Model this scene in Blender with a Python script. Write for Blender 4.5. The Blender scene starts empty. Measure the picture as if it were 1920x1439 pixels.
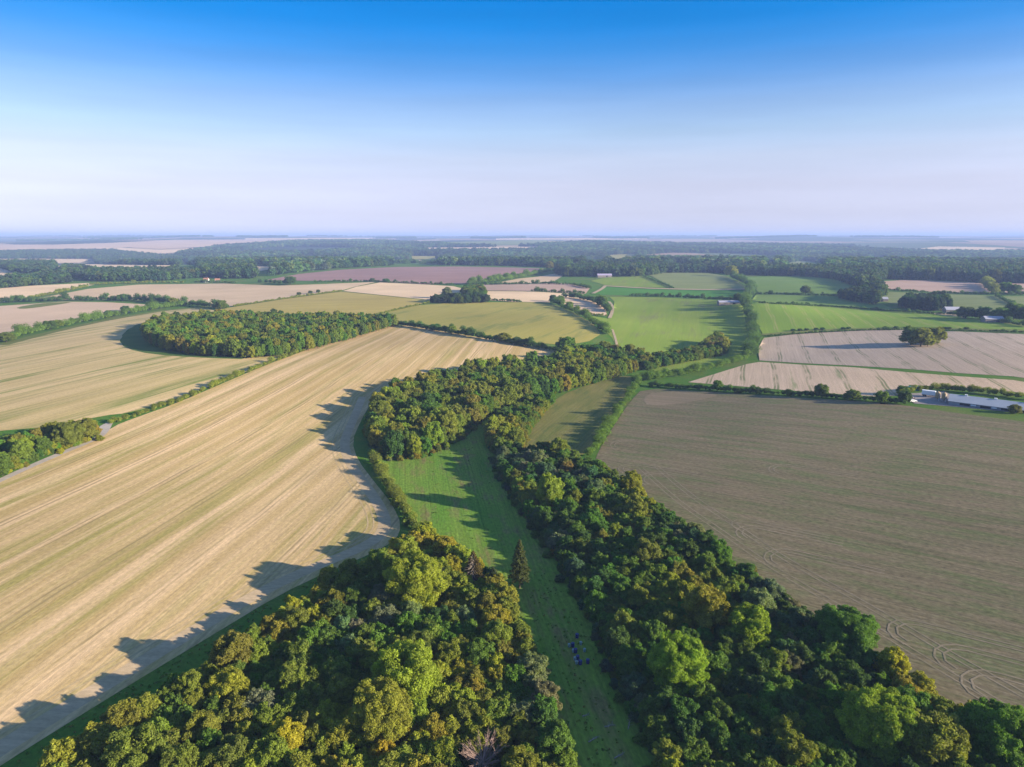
import bpy, bmesh, math, random
import numpy as np
from mathutils import Vector, Matrix
from mathutils.geometry import delaunay_2d_cdt

SC = bpy.context.scene
COL = SC.collection
rng = np.random.default_rng(7)
random.seed(7)
R = math.radians

# ------------------------------------------------------------------ camera
FPX = 1251.0                       # focal length in photo pixels (photo 1920 x 1439)
PITCH = R(12.53)
CAM_Z = 100.0
cam_d = bpy.data.cameras.new('camera')
cam = bpy.data.objects.new('camera', cam_d); COL.objects.link(cam)
cam.location = (0, 0, CAM_Z)
cam.rotation_euler = (R(90) - PITCH, 0, 0)
cam_d.sensor_fit = 'HORIZONTAL'; cam_d.sensor_width = 36.0
cam_d.lens = 36.0 * FPX / 1920.0
cam_d.clip_start = 1.0; cam_d.clip_end = 80000.0
SC.camera = cam

# ------------------------------------------------------------------ sky, sun, exposure
SUN_EL = R(15.2)
SUN_AZ = R(109.0)                  # clockwise from the view direction (+Y): to the right, a little behind the camera
SKY_STRENGTH = 0.136
SUN_STRENGTH = 5.0
SC.view_settings.view_transform = 'Standard'
SC.view_settings.look = 'None'
SC.view_settings.gamma = 1.0
SC.view_settings.use_curve_mapping = False
SC.view_settings.exposure = 1.42

world = bpy.data.worlds.new('World'); SC.world = world
world.use_nodes = True
wn, wl = world.node_tree.nodes, world.node_tree.links
wn.clear()
w_out = wn.new('ShaderNodeOutputWorld'); w_bg = wn.new('ShaderNodeBackground')
w_sky = wn.new('ShaderNodeTexSky'); w_sky.sky_type = 'NISHITA'; w_sky.sun_disc = False
w_sky.sun_elevation = SUN_EL; w_sky.sun_rotation = SUN_AZ
w_sky.altitude = 200; w_sky.air_density = 1.0; w_sky.dust_density = 0.25; w_sky.ozone_density = 2.5
w_tc = wn.new('ShaderNodeTexCoord'); w_sep = wn.new('ShaderNodeSeparateXYZ')
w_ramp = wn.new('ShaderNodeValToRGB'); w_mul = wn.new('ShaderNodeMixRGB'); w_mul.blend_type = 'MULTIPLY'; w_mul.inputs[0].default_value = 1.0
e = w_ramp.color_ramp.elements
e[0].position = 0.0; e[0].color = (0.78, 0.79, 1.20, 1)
e[1].position = 0.60; e[1].color = (0.56, 0.74, 1.02, 1)  # sky above the view made paler to lighten the shaded ground
for p_, c_ in ((0.009, (0.768, 0.832, 1.38, 1)), (0.031, (0.80, 0.80, 1.21, 1)), (0.068, (0.925, 0.843, 1.11, 1)), (0.105, (0.965, 0.90, 1.09, 1)), (0.14, (0.82, 0.895, 1.105, 1)),
               (0.174, (0.62, 0.79, 1.11, 1)), (0.207, (0.34, 0.65, 1.11, 1)), (0.239, (0.14, 0.555, 1.105, 1)), (0.269, (0.035, 0.50, 1.12, 1)), (0.30, (0.01, 0.465, 1.10, 1))):
    el_ = w_ramp.color_ramp.elements.new(p_); el_.color = (c_[0] * .93, c_[1] * .905, c_[2] * .90, 1)
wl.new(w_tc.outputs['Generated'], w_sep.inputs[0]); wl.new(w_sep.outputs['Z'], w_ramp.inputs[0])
w_gam = wn.new('ShaderNodeGamma'); w_gam.inputs[1].default_value = 0.62
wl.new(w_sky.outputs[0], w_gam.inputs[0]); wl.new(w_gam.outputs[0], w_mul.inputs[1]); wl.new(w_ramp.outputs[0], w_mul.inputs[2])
w_map = wn.new('ShaderNodeMapping'); w_map.inputs['Scale'].default_value = (2.2, 2.2, 26.0); w_nz = wn.new('ShaderNodeTexNoise'); w_nz.inputs['Scale'].default_value = 1.6; w_nz.inputs['Detail'].default_value = 5.0
w_mr = wn.new('ShaderNodeMapRange'); w_mr.inputs[1].default_value = 0.35; w_mr.inputs[2].default_value = 0.75; w_mr.inputs[3].default_value = 0.975; w_mr.inputs[4].default_value = 1.06
w_cl = wn.new('ShaderNodeMixRGB'); w_cl.blend_type = 'MULTIPLY'; w_cl.inputs[0].default_value = 1.0
wl.new(w_tc.outputs['Generated'], w_map.inputs[0]); wl.new(w_map.outputs[0], w_nz.inputs['Vector']); wl.new(w_nz.outputs['Fac'], w_mr.inputs[0])
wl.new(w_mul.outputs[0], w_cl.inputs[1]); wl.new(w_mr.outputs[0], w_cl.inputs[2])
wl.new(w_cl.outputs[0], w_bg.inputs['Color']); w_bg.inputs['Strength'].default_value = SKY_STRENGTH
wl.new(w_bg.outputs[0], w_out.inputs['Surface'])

sun_d = bpy.data.lights.new('sun', 'SUN'); sun = bpy.data.objects.new('sun', sun_d); COL.objects.link(sun)
sun_d.energy = SUN_STRENGTH; sun_d.angle = R(0.6); sun_d.color = (1.0, 0.87, 0.68)
sdir = Vector((math.sin(SUN_AZ) * math.cos(SUN_EL), math.cos(SUN_AZ) * math.cos(SUN_EL), math.sin(SUN_EL)))
sun.rotation_euler = sdir.to_track_quat('Z', 'Y').to_euler()
sun.location = (600, 100, 300)

SC.cycles.max_bounces = 5; SC.cycles.diffuse_bounces = 3; SC.cycles.glossy_bounces = 1
SC.cycles.transmission_bounces = 2; SC.cycles.transparent_max_bounces = 4; SC.cycles.volume_bounces = 0
SC.cycles.use_denoising = True
SC.cycles.caustics_reflective = False; SC.cycles.caustics_refractive = False
SC.cycles.sample_clamp_indirect = 6.0

# ------------------------------------------------------------------ terrain height and unprojection
AX = np.array([(20, -200), (17, 100), (12, 151), (0, 201), (-29, 264), (-31, 344), (14, 417), (91, 506),
               (153, 554), (228, 655), (284, 805), (314, 960), (330, 1400), (330, 40000)], float)
GY = np.array([(-2000, 0), (1000, 0), (1500, 2), (2050, 0), (2350, -8), (2700, -26), (3100, -24), (4000, -2), (5000, 20),
               (6000, 38), (6700, 30), (7600, 34), (9000, 56), (10500, 52), (12500, 64), (16000, 79), (19000, 76), (40000, 78)], float)

def sstep(a, b, x):
    t = np.clip((x - a) / (b - a), 0, 1); return t * t * (3 - 2 * t)

def H(x, y):
    x = np.asarray(x, float); y = np.asarray(y, float)
    ax = (np.interp(y - 25, AX[:, 1], AX[:, 0]) + np.interp(y, AX[:, 1], AX[:, 0]) + np.interp(y + 25, AX[:, 1], AX[:, 0])) / 3
    d = x - ax
    w = np.where(d < 0, 150.0, 185.0)
    fade = 1 - sstep(900, 1300, y)
    h = 12.0 * (1 - fade * np.exp(-(d / w) ** 2))
    h = h - 9.0 * sstep(280, 620, -x) * sstep(350, 520, y) * (1 - sstep(900, 1200, y))
    h = h + 14.0 * np.exp(-((x - 315) / 85) ** 2 - ((y - 850) / 130) ** 2)
    g = sum(np.interp(y + o, GY[:, 0], GY[:, 1]) * k for o, k in ((-180, .25), (0, .5), (180, .25)))
    h = h + g
    h = h + 1.3 * np.sin(x / 71 + 0.6) * np.sin(y / 93 + 1.1) * sstep(180, 420, y)
    amp = np.interp(y, [0, 1200, 2000, 4000, 8000, 16000], [0, 0, 1.5, 6, 9, 9])
    h = h + amp * (np.sin(x / 610 + 1.0) + 0.6 * np.sin(x / 1370 + y / 2100) + 0.5 * np.sin(x / 253 + y / 900 + 2))
    return h

def h1(x, y): return float(H(x, y))

_T = np.concatenate([np.linspace(40, 3000, 1500), np.geomspace(3003, 26000, 900)])
def ray(px, py):
    r = (px - 960.0) / FPX; u = (719.5 - py) / FPX
    return np.array([r, math.cos(PITCH) + u * math.sin(PITCH), -math.sin(PITCH) + u * math.cos(PITCH)])
def P(px, py):
    """ground point seen at a photo pixel"""
    d = ray(px, py)
    x = d[0] * _T; y = d[1] * _T; z = CAM_Z + d[2] * _T
    below = np.nonzero(z < H(x, y))[0]
    if len(below) == 0:
        t = _T[-1]
    elif below[0] == 0:
        t = _T[0]
    else:
        a, b = _T[below[0] - 1], _T[below[0]]
        for _ in range(24):
            m = (a + b) / 2
            if CAM_Z + d[2] * m < h1(d[0] * m, d[1] * m): b = m
            else: a = m
        t = (a + b) / 2
    return np.array([d[0] * t, d[1] * t])
def proj(x, y, z):
    c, s = math.cos(PITCH), math.sin(PITCH)
    zz = z - CAM_Z
    dep = y * c - zz * s; up = y * s + zz * c
    return 960 + FPX * x / dep, 719.5 - FPX * up / dep, dep

def densify(pts, step=14.0, closed=True):
    out = []; n = len(pts)
    for i in range(n if closed else n - 1):
        a = np.array(pts[i], float); b = np.array(pts[(i + 1) % n], float)
        k = max(1, int(np.linalg.norm(b - a) / step))
        for j in range(k): out.append(tuple(a + (b - a) * j / k))
    if not closed: out.append(tuple(pts[-1]))
    return out
def chaikin(pts, it=2, closed=True):
    for _ in range(it):
        out = []; n = len(pts)
        if not closed: out.append(pts[0])
        for i in range(n if closed else n - 1):
            a = np.array(pts[i], float); b = np.array(pts[(i + 1) % n], float)
            out += [tuple(a * .75 + b * .25), tuple(a * .25 + b * .75)]
        if not closed: out.append(pts[-1])
        pts = out
    return pts
def world_poly(px, smooth=1):
    return np.array([P(*p) for p in densify(chaikin(px, smooth) if smooth else px)])
def world_line(px, smooth=1, step=10.0):
    return np.array([P(*p) for p in densify(chaikin(px, smooth, False) if smooth else px, step, False)])
def inside(poly, x, y):
    x = np.asarray(x); y = np.asarray(y); c = np.zeros(x.shape, bool)
    j = len(poly) - 1
    for i in range(len(poly)):
        xi, yi = poly[i]; xj, yj = poly[j]
        cond = ((yi > y) != (yj > y))
        with np.errstate(divide='ignore', invalid='ignore'):
            c ^= cond & (x < (xj - xi) * (y - yi) / ((yj - yi) or 1e-9) + xi)
        j = i
    return c
def resample(line, step):
    line = np.asarray(line, float)
    seg = np.linalg.norm(np.diff(line, axis=0), axis=1); s = np.concatenate([[0], np.cumsum(seg)])
    n = max(2, int(s[-1] / step) + 1); q = np.linspace(0, s[-1], n)
    return np.stack([np.interp(q, s, line[:, k]) for k in range(line.shape[1])], 1)

# ------------------------------------------------------------------ helpers for objects
def tag(o, label=None, cat=None, group=None, kind=None):
    if label: o['label'] = label
    if cat: o['category'] = cat
    if group: o['group'] = group
    if kind: o['kind'] = kind
    return o
def link(name, me, parent=None, mat=None):
    o = bpy.data.objects.new(name, me); COL.objects.link(o)
    if parent is not None: o.parent = parent
    if mat is not None and me is not None and len(me.materials) == 0: me.materials.append(mat)
    return o
def empty(name, loc, rz=0.0):
    o = bpy.data.objects.new(name, None); COL.objects.link(o)
    o.location = loc; o.rotation_euler = (0, 0, rz); o.empty_display_size = 0.5
    return o
def mesh_quads(name, v, q, var=None, mats=(), mat_idx=None, smooth=False):
    v = np.asarray(v, np.float32); q = np.asarray(q, np.int32)
    me = bpy.data.meshes.new(name)
    me.vertices.add(len(v)); me.vertices.foreach_set('co', v.ravel())
    me.loops.add(q.size); me.loops.foreach_set('vertex_index', q.ravel())
    me.polygons.add(len(q))
    me.polygons.foreach_set('loop_start', np.arange(0, q.size, q.shape[1], dtype=np.int32))
    for m in mats: me.materials.append(m)
    if mat_idx is not None: me.polygons.foreach_set('material_index', np.asarray(mat_idx, np.int32))
    me.update(calc_edges=True)
    if var is not None:
        a = me.attributes.new('leafvar', 'FLOAT', 'POINT'); a.data.foreach_set('value', np.asarray(var, np.float32))
    me.polygons.foreach_set('use_smooth', np.full(len(q), smooth))
    me.validate()
    return me

# ------------------------------------------------------------------ materials
def new_mat(name):
    m = bpy.data.materials.new(name); m.use_nodes = True
    m.node_tree.nodes.clear()
    return m, m.node_tree.nodes, m.node_tree.links
def out_bsdf(n, l, rough=0.9, spec=0.1):
    o = n.new('ShaderNodeOutputMaterial'); b = n.new('ShaderNodeBsdfPrincipled')
    b.inputs['Roughness'].default_value = rough; b.inputs['Specular IOR Level'].default_value = spec
    l.new(b.outputs[0], o.inputs['Surface']); return b
def noise(n, l, vec, scale=1.0, detail=2.0, rough=0.55):
    t = n.new('ShaderNodeTexNoise'); t.inputs['Scale'].default_value = scale
    t.inputs['Detail'].default_value = detail; t.inputs['Roughness'].default_value = rough
    if vec is not None: l.new(vec, t.inputs['Vector'])
    return t.outputs['Fac']
def rng_map(n, l, fac, a, b, c=0.0, d=1.0):
    m = n.new('ShaderNodeMapRange'); m.inputs[1].default_value = a; m.inputs[2].default_value = b
    m.inputs[3].default_value = c; m.inputs[4].default_value = d; l.new(fac, m.inputs[0]); return m.outputs[0]
def mix(n, l, fac, a, b, mode='MIX'):
    m = n.new('ShaderNodeMixRGB'); m.blend_type = mode
    for i, v in ((0, fac), (1, a), (2, b)):
        if isinstance(v, (int, float)): m.inputs[i].default_value = v
        elif isinstance(v, tuple): m.inputs[i].default_value = (*v, 1)
        else: l.new(v, m.inputs[i])
    return m.outputs[0]
def math_n(n, l, op, a, b=None):
    m = n.new('ShaderNodeMath'); m.operation = op
    for i, v in ((0, a), (1, b)):
        if v is None: continue
        if isinstance(v, (int, float)): m.inputs[i].default_value = v
        else: l.new(v, m.inputs[i])
    return m.outputs[0]
def mapping(n, l, vec, scale, rot=0.0, loc=(0, 0, 0)):
    m = n.new('ShaderNodeMapping'); m.vector_type = 'POINT'
    m.inputs['Scale'].default_value = scale; m.inputs['Rotation'].default_value = (0, 0, rot); m.inputs['Location'].default_value = loc
    l.new(vec, m.inputs['Vector']); return m.outputs[0]

def field_mat(name, base, alt, ang=0.0, stripe=9.0, along=160.0, green=None, green_amt=0.0, patch=(70, 30),
              tram=0.0, tram_col=(0.2, 0.2, 0.08), tram_amt=0.0, tram_w=0.45, gauge=0.95, contrast=1.0, grain=1.0, streak=0.8, bump=0.0, seed=0.0):
    m, n, l = new_mat(name)
    b = out_bsdf(n, l, 0.95, 0.04)
    geo = n.new('ShaderNodeNewGeometry'); pos = geo.outputs['Position']
    uv = mapping(n, l, pos, (1, 1, 0), -ang, (seed * 131.0, seed * 57.0, 0))      # x along the rows, y across
    s1 = noise(n, l, mapping(n, l, uv, (1 / along, 1 / stripe, 0)), 1.0, 3.0, 0.6)
    col = mix(n, l, rng_map(n, l, s1, 0.5 - 0.17 / contrast, 0.5 + 0.17 / contrast), base, alt)
    if green is not None:
        g = noise(n, l, mapping(n, l, uv, (1 / patch[0], 1 / patch[1], 0)), 1.0, 4.0, 0.62)
        g2 = noise(n, l, mapping(n, l, uv, (1 / 45.0, 1 / 3.0, 0)), 1.0, 2.0)
        gm = math_n(n, l, 'ADD', math_n(n, l, 'MULTIPLY', g, 0.72), math_n(n, l, 'MULTIPLY', g2, 0.28))
        col = mix(n, l, rng_map(n, l, gm, 0.60 - 0.22 * green_amt, 0.70 - 0.16 * green_amt), col, green)
    big = noise(n, l, mapping(n, l, pos, (1 / 130.0, 1 / 130.0, 0)), 1.0, 3.0)
    col = mix(n, l, 1.0, col, rng_map(n, l, big, 0.3, 0.7, 0.90, 1.10), 'MULTIPLY')
    st = noise(n, l, mapping(n, l, uv, (1 / 70.0, 1 / streak, 0)), 1.0, 3.0, 0.65)
    col = mix(n, l, 1.0, col, rng_map(n, l, st, 0.3, 0.7, 1 - 0.13 * grain, 1 + 0.13 * grain), 'MULTIPLY')
    fg = noise(n, l, mapping(n, l, uv, (0.55, 1.1, 0.0)), 1.0, 4.0, 0.7)
    col = mix(n, l, 1.0, col, rng_map(n, l, fg, 0.3, 0.7, 1 - 0.20 * grain, 1 + 0.20 * grain), 'MULTIPLY')
    if tram_amt > 0:
        sp = n.new('ShaderNodeSeparateXYZ'); l.new(uv, sp.inputs[0])
        wob = noise(n, l, mapping(n, l, pos, (1 / 60., 1 / 60., 0)), 1.0, 1.0)
        v = math_n(n, l, 'ADD', sp.outputs['Y'], math_n(n, l, 'MULTIPLY', wob, 5.0))
        t = math_n(n, l, 'PINGPONG', v, tram / 2)
        t = math_n(n, l, 'ABSOLUTE', math_n(n, l, 'SUBTRACT', t, gauge))
        mask = rng_map(n, l, t, tram_w, tram_w * 0.4)
        brk = rng_map(n, l, noise(n, l, mapping(n, l, uv, (1 / 30., 1 / 6., 0)), 1.0, 2.0), 0.35, 0.6)
        col = mix(n, l, math_n(n, l, 'MULTIPLY', math_n(n, l, 'MULTIPLY', mask, brk), tram_amt), col, tram_col)
    l.new(col, b.inputs['Base Color'])
    if bump > 0:
        bp = n.new('ShaderNodeBump'); bp.inputs['Strength'].default_value = bump; bp.inputs['Distance'].default_value = 0.25
        l.new(st, bp.inputs['Height']); l.new(bp.outputs[0], b.inputs['Normal'])
    return m

def leaf_mat(name, trans=0.42):
    m, n, l = new_mat(name)
    o = n.new('ShaderNodeOutputMaterial')
    at = n.new('ShaderNodeAttribute'); at.attribute_type = 'INSTANCER'; at.attribute_name = 'tint'
    lv = n.new('ShaderNodeAttribute'); lv.attribute_type = 'GEOMETRY'; lv.attribute_name = 'leafvar'
    geo = n.new('ShaderNodeNewGeometry')
    clump = noise(n, l, mapping(n, l, geo.outputs['Position'], (0.45, 0.45, 0.45)), 1.0, 2.0)
    k = rng_map(n, l, lv.outputs['Fac'], 0, 1, 0.62, 1.38)
    col = mix(n, l, 1.0, at.outputs['Color'], k, 'MULTIPLY')
    col = mix(n, l, rng_map(n, l, clump, 0.42, 0.68, 0.0, 0.55), col, mix(n, l, 1.0, col, (1.15, 1.20, 0.60), 'MULTIPLY'))
    d = n.new('ShaderNodeBsdfPrincipled'); d.inputs['Roughness'].default_value = 0.62; d.inputs['Specular IOR Level'].default_value = 0.16
    t = n.new('ShaderNodeBsdfTranslucent'); l.new(col, d.inputs['Base Color'])
    l.new(mix(n, l, 1.0, col, (1.25, 1.25, 0.6), 'MULTIPLY'), t.inputs['Color'])
    ms = n.new('ShaderNodeMixShader'); ms.inputs[0].default_value = trans
    l.new(d.outputs[0], ms.inputs[1]); l.new(t.outputs[0], ms.inputs[2]); l.new(ms.outputs[0], o.inputs['Surface'])
    return m
def plain_mat(name, c, rough=0.8, spec=0.2, var=0.15, scale=0.8, metal=0.0):
    m, n, l = new_mat(name); b = out_bsdf(n, l, rough, spec); b.inputs['Metallic'].default_value = metal
    tc = n.new('ShaderNodeTexCoord')
    f = noise(n, l, tc.outputs['Object'], scale, 4.0)
    l.new(mix(n, l, 1.0, c, rng_map(n, l, f, 0.3, 0.7, 1 - var, 1 + var), 'MULTIPLY'), b.inputs['Base Color'])
    return m
LEAF = leaf_mat('leaf_foliage')
BARK = plain_mat('bark', (0.10, 0.08, 0.06), 0.9, 0.05, 0.3, 2.0)
DEADWOOD = plain_mat('pale_dead_wood', (0.34, 0.28, 0.22), 0.9, 0.05, 0.25, 2.0)
LOGWOOD = plain_mat('weathered_log', (0.30, 0.29, 0.27), 0.9, 0.05, 0.25, 2.0)

# ------------------------------------------------------------------ ground sheet
def ground_material():
    m, n, l = new_mat('ground_grass')
    b = out_bsdf(n, l, 0.95, 0.04)
    geo = n.new('ShaderNodeNewGeometry'); pos = geo.outputs['Position']
    sp = n.new('ShaderNodeSeparateXYZ'); l.new(pos, sp.inputs[0])
    g1 = noise(n, l, mapping(n, l, pos, (1 / 9., 1 / 9., 0)), 1.0, 5.0, 0.65)
    g2 = noise(n, l, mapping(n, l, pos, (1 / 70., 1 / 70., 0)), 1.0, 3.0)
    fg = noise(n, l, mapping(n, l, pos, (1.1, 1.1, 0)), 1.0, 4.0, 0.7)
    near = mix(n, l, rng_map(n, l, g1, 0.35, 0.68), (0.052, 0.145, 0.016), (0.100, 0.165, 0.024))
    near = mix(n, l, rng_map(n, l, g2, 0.52, 0.70, 0, 0.7), near, (0.16, 0.145, 0.05))
    near = mix(n, l, 1.0, near, rng_map(n, l, fg, 0.3, 0.7, 0.7, 1.3), 'MULTIPLY')
    # far countryside: patchwork of fields too small to tell apart
    wp = mapping(n, l, pos, (1 / 620., 1 / 950., 0), 0.25)
    vo = n.new('ShaderNodeTexVoronoi'); vo.voronoi_dimensions = '2D'; vo.inputs['Scale'].default_value = 1.0; l.new(wp, vo.inputs['Vector'])
    vs = n.new('ShaderNodeSeparateColor'); l.new(vo.outputs['Color'], vs.inputs[0])
    rp = n.new('ShaderNodeValToRGB'); rp.color_ramp.interpolation = 'CONSTANT'
    el = rp.color_ramp.elements; el[0].position = 0; el[0].color = (0.40, 0.29, 0.17, 1); el[1].position = 0.80; el[1].color = (0.10, 0.13, 0.05, 1)
    for p_, c_ in ((0.22, (0.07, 0.10, 0.03, 1)), (0.38, (0.30, 0.21, 0.14, 1)), (0.5, (0.035, 0.055, 0.022, 1)), (0.66, (0.22, 0.19, 0.10, 1))):
        x_ = el.new(p_); x_.color = c_
    l.new(vs.outputs[0], rp.inputs[0])
    far = mix(n, l, 1.0, rp.outputs[0], rng_map(n, l, g2, 0.3, 0.7, 0.85, 1.15), 'MULTIPLY')
    col = mix(n, l, rng_map(n, l, sp.outputs['Y'], 2300, 2500), near, far)
    l.new(col, b.inputs['Base Color'])
    return m
def build_ground():
    ys = np.concatenate([np.arange(-260, 1300, 7.0), np.geomspace(1310, 26000, 260)])
    us = np.linspace(-1.25, 1.25, 181)
    Y, U = np.meshgrid(ys, us, indexing='ij')
    X = U * (np.maximum(Y, 0) + 420)
    D = np.hypot(X, Y)
    Z = H(X, Y) - (0.06 + np.clip((D - 300) / 2500, 0, 1) * 0.9 + np.clip((D - 3000) / 9000, 0, 1) * 3.0)
    v = np.stack([X, Y, Z], -1).reshape(-1, 3)
    nx = len(us); i, j = np.meshgrid(np.arange(len(ys) - 1), np.arange(nx - 1), indexing='ij')
    a = (i * nx + j).ravel(); q = np.stack([a, a + 1, a + nx + 1, a + nx], 1)
    me = mesh_quads('ground', v, q, mats=[ground_material()], smooth=True)
    tag(link('ground', me), 'rolling grassy farmland reaching to the horizon', 'ground', kind='structure')
build_ground()

# ------------------------------------------------------------------ fields
def sheet_mesh(name, wp, mat, lift=0.0):
    d0 = np.hypot(wp[:, 0], wp[:, 1]).mean()
    lo = wp.min(0); hi = wp.max(0)
    s = max(5.0, math.sqrt((hi[0] - lo[0]) * (hi[1] - lo[1]) / 7000.0))
    gx, gy = np.meshgrid(np.arange(lo[0] + s / 2, hi[0], s), np.arange(lo[1] + s / 2, hi[1], s))
    gx = gx.ravel(); gy = gy.ravel(); k = inside(wp, gx, gy)
    pts = [Vector(p) for p in wp] + [Vector((a, b)) for a, b in zip(gx[k], gy[k])]
    nb = len(wp)
    r = delaunay_2d_cdt(pts, [], [list(range(nb))], 1, 1e-4)
    vo = np.array([(p.x, p.y) for p in r[0]]); tri = [f for f in r[2] if len(f) == 3]
    z = H(vo[:, 0], vo[:, 1]) + lift
    v = np.concatenate([vo, z[:, None]], 1)
    t = np.array(tri, np.int32)
    a, b, c = v[t[:, 0]], v[t[:, 1]], v[t[:, 2]]
    fl = np.cross(b - a, c - a)[:, 2] < 0
    t[fl] = t[fl][:, ::-1]
    return mesh_quads(name, v, t, mats=[mat], smooth=True)
FIELDS = {}
def field(key, name, px, mat, label, smooth=1, lift=0.0, kind='structure', cat='field', parent=None):
    wp = world_poly(px, smooth)
    o = link(name, sheet_mesh(name, wp, mat, lift), parent)
    if parent is None: tag(o, label, cat, kind=kind)
    FIELDS[key] = (o, wp)
    return o
def ang_px(a, b):
    p, q = P(*a), P(*b); return math.atan2(q[1] - p[1], q[0] - p[0])

STRAW = (0.50, 0.37, 0.20); STRAW2 = (0.33, 0.255, 0.105)
A1 = ang_px((0, 1078), (567, 763))
M_stub = field_mat('stubble_striped', (0.59, 0.415, 0.232), (0.405, 0.290, 0.122), A1, 8.0, 1400, (0.315, 0.262, 0.088), 0.46, (420, 10),
                   24.0, (0.25, 0.19, 0.085), 0.8, 0.55, 1.0, 1.45, 1.1, 1.0, 0.25)
M_stub2 = field_mat('stubble_weedy', (0.58, 0.42, 0.215), (0.44, 0.335, 0.14), ang_px((0, 770), (377, 677)), 10.0, 900, (0.21, 0.225, 0.06), 0.42, (260, 16),
                    24.0, (0.24, 0.19, 0.08), 0.4, 0.5, 1.0, 1.0, 0.9, 1.2, 0.0, 2.0)
AR = ang_px((1280, 800), (1913, 877))
M_right = field_mat('stubble_grey_green', (0.208, 0.162, 0.098), (0.155, 0.132, 0.072), AR, 4.0, 60, (0.135, 0.142, 0.062), 0.58, (26, 7),
                    20.0, (0.22, 0.19, 0.12), 0.25, 0.5, 1.0, 1.0, 1.9, 0.7, 0.3, 3.0)
A8 = ang_px((1483, 727), (1463, 633))
M_lilac = field_mat('cultivated_lilac', (0.43, 0.33, 0.245), (0.37, 0.285, 0.21), A8, 3.0, 160, (0.26, 0.24, 0.15), 0.1, (90, 12),
                    21.0, (0.12, 0.14, 0.06), 0.75, 0.8, 1.0, 1.0, 1.0, 1.0, 0.0, 4.0)
M_lilac2 = field_mat('cultivated_pink', (0.54, 0.39, 0.265), (0.47, 0.345, 0.225), A8, 3.0, 160, (0.26, 0.26, 0.12), 0.15, (90, 12),
                     21.0, (0.13, 0.16, 0.05), 0.8, 0.9, 1.0, 1.0, 1.0, 1.0, 0.0, 5.0)
M_meadow = field_mat('meadow_grass', (0.100, 0.205, 0.024), (0.160, 0.228, 0.036), ang_px((1050, 1250), (960, 1000)), 14, 40, (0.17, 0.155, 0.055), 0.42, (16, 7),
                     7.0, (0.05, 0.12, 0.015), 0.25, grain=1.7, seed=6.0)
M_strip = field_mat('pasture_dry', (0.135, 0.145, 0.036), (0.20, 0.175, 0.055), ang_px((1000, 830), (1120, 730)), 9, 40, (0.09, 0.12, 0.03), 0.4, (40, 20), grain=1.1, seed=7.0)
M_gstripe = field_mat('ley_green_striped', (0.150, 0.240, 0.026), (0.195, 0.270, 0.036), ang_px((1470, 622), (1450, 578)), 7.0, 300, None, 0, (50, 50),
                      19.0, (0.30, 0.28, 0.09), 0.75, 1.1, 1.4, 1.0, 0.8, 1.0, 0.0, 8.0)
def simple_field(nm, a, b, ang=0.3, gr=None, ga=0.2, **k):
    return field_mat(nm, a, b, ang, k.pop('stripe', 14.0), k.pop('along', 220.0), gr, ga, (120, 40), grain=k.pop('grain', 0.8), seed=k.pop('seed', random.random() * 20), **k)
M_ley = simple_field('ley_green', (0.165, 0.240, 0.030), (0.205, 0.260, 0.042), 1.3, (0.17, 0.19, 0.06), 0.3)
M_ley2 = simple_field('ley_mid_green', (0.115, 0.200, 0.036), (0.150, 0.215, 0.048), 0.2)
M_deepg = simple_field('ley_deep_green', (0.050, 0.170, 0.020), (0.072, 0.185, 0.028), 0.2)
M_greyg = simple_field('pasture_grey_green', (0.170, 0.205, 0.065), (0.205, 0.225, 0.085), 0.2)
M_olive = simple_field('aftermath_olive', (0.285, 0.255, 0.058), (0.325, 0.275, 0.072), 1.2, (0.175, 0.195, 0.050), 0.35)
M_yellow = simple_field('aftermath_yellow', (0.42, 0.32, 0.095), (0.35, 0.28, 0.075), 0.1)
M_pink = simple_field('stubble_pale_pink', (0.63, 0.455, 0.275), (0.67, 0.485, 0.30), 0.2)
M_tan = simple_field('cultivated_tan', (0.57, 0.41, 0.255), (0.52, 0.375, 0.225), 0.15)
M_tanp = simple_field('stubble_pale', (0.70, 0.51, 0.31), (0.63, 0.45, 0.27), 0.1)
M_rose = simple_field('cultivated_rose', (0.55, 0.385, 0.25), (0.58, 0.415, 0.27), 0.5, stripe=10.0)
M_maroon = simple_field('ploughed_maroon', (0.275, 0.165, 0.140), (0.315, 0.190, 0.160), 0.05)
M_brown = simple_field('ploughed_brown', (0.40, 0.27, 0.20), (0.44, 0.305, 0.225), 0.05)
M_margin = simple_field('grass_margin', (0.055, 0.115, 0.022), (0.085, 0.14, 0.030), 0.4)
M_ground2 = simple_field('grass_yellow_margin', (0.165, 0.175, 0.045), (0.13, 0.165, 0.035), 0.4)

field('stub', 'stubble_field', [(-80, 1540), (-80, 930), (0, 900), (60, 873), (130, 843), (185, 822), (212, 800), (250, 785), (330, 757), (420, 718),
      (500, 684), (570, 658), (640, 633), (700, 617), (748, 609), (800, 616), (900, 633), (1000, 650), (1078, 663), (1040, 690), (900, 720), (780, 735), (700, 748),
      (676, 790), (660, 828), (670, 862), (702, 904), (736, 946), (753, 985), (743, 1012), (700, 1037), (620, 1070), (520, 1117), (400, 1190),
      (280, 1262), (150, 1342), (0, 1436), (-80, 1490)], M_stub, 'large golden stubble field with long stripes, left of the meadow')
field('stub2', 'weedy_stubble_field', [(-80, 664), (0, 645), (100, 622), (180, 604), (260, 588), (340, 579), (400, 579), (450, 600), (520, 640), (566, 655), (500, 681),
      (430, 711), (330, 750), (240, 775), (195, 779), (100, 800), (0, 808), (-80, 815)], M_stub2, 'pale stubble field with green streaks beside the round wood')
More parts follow.
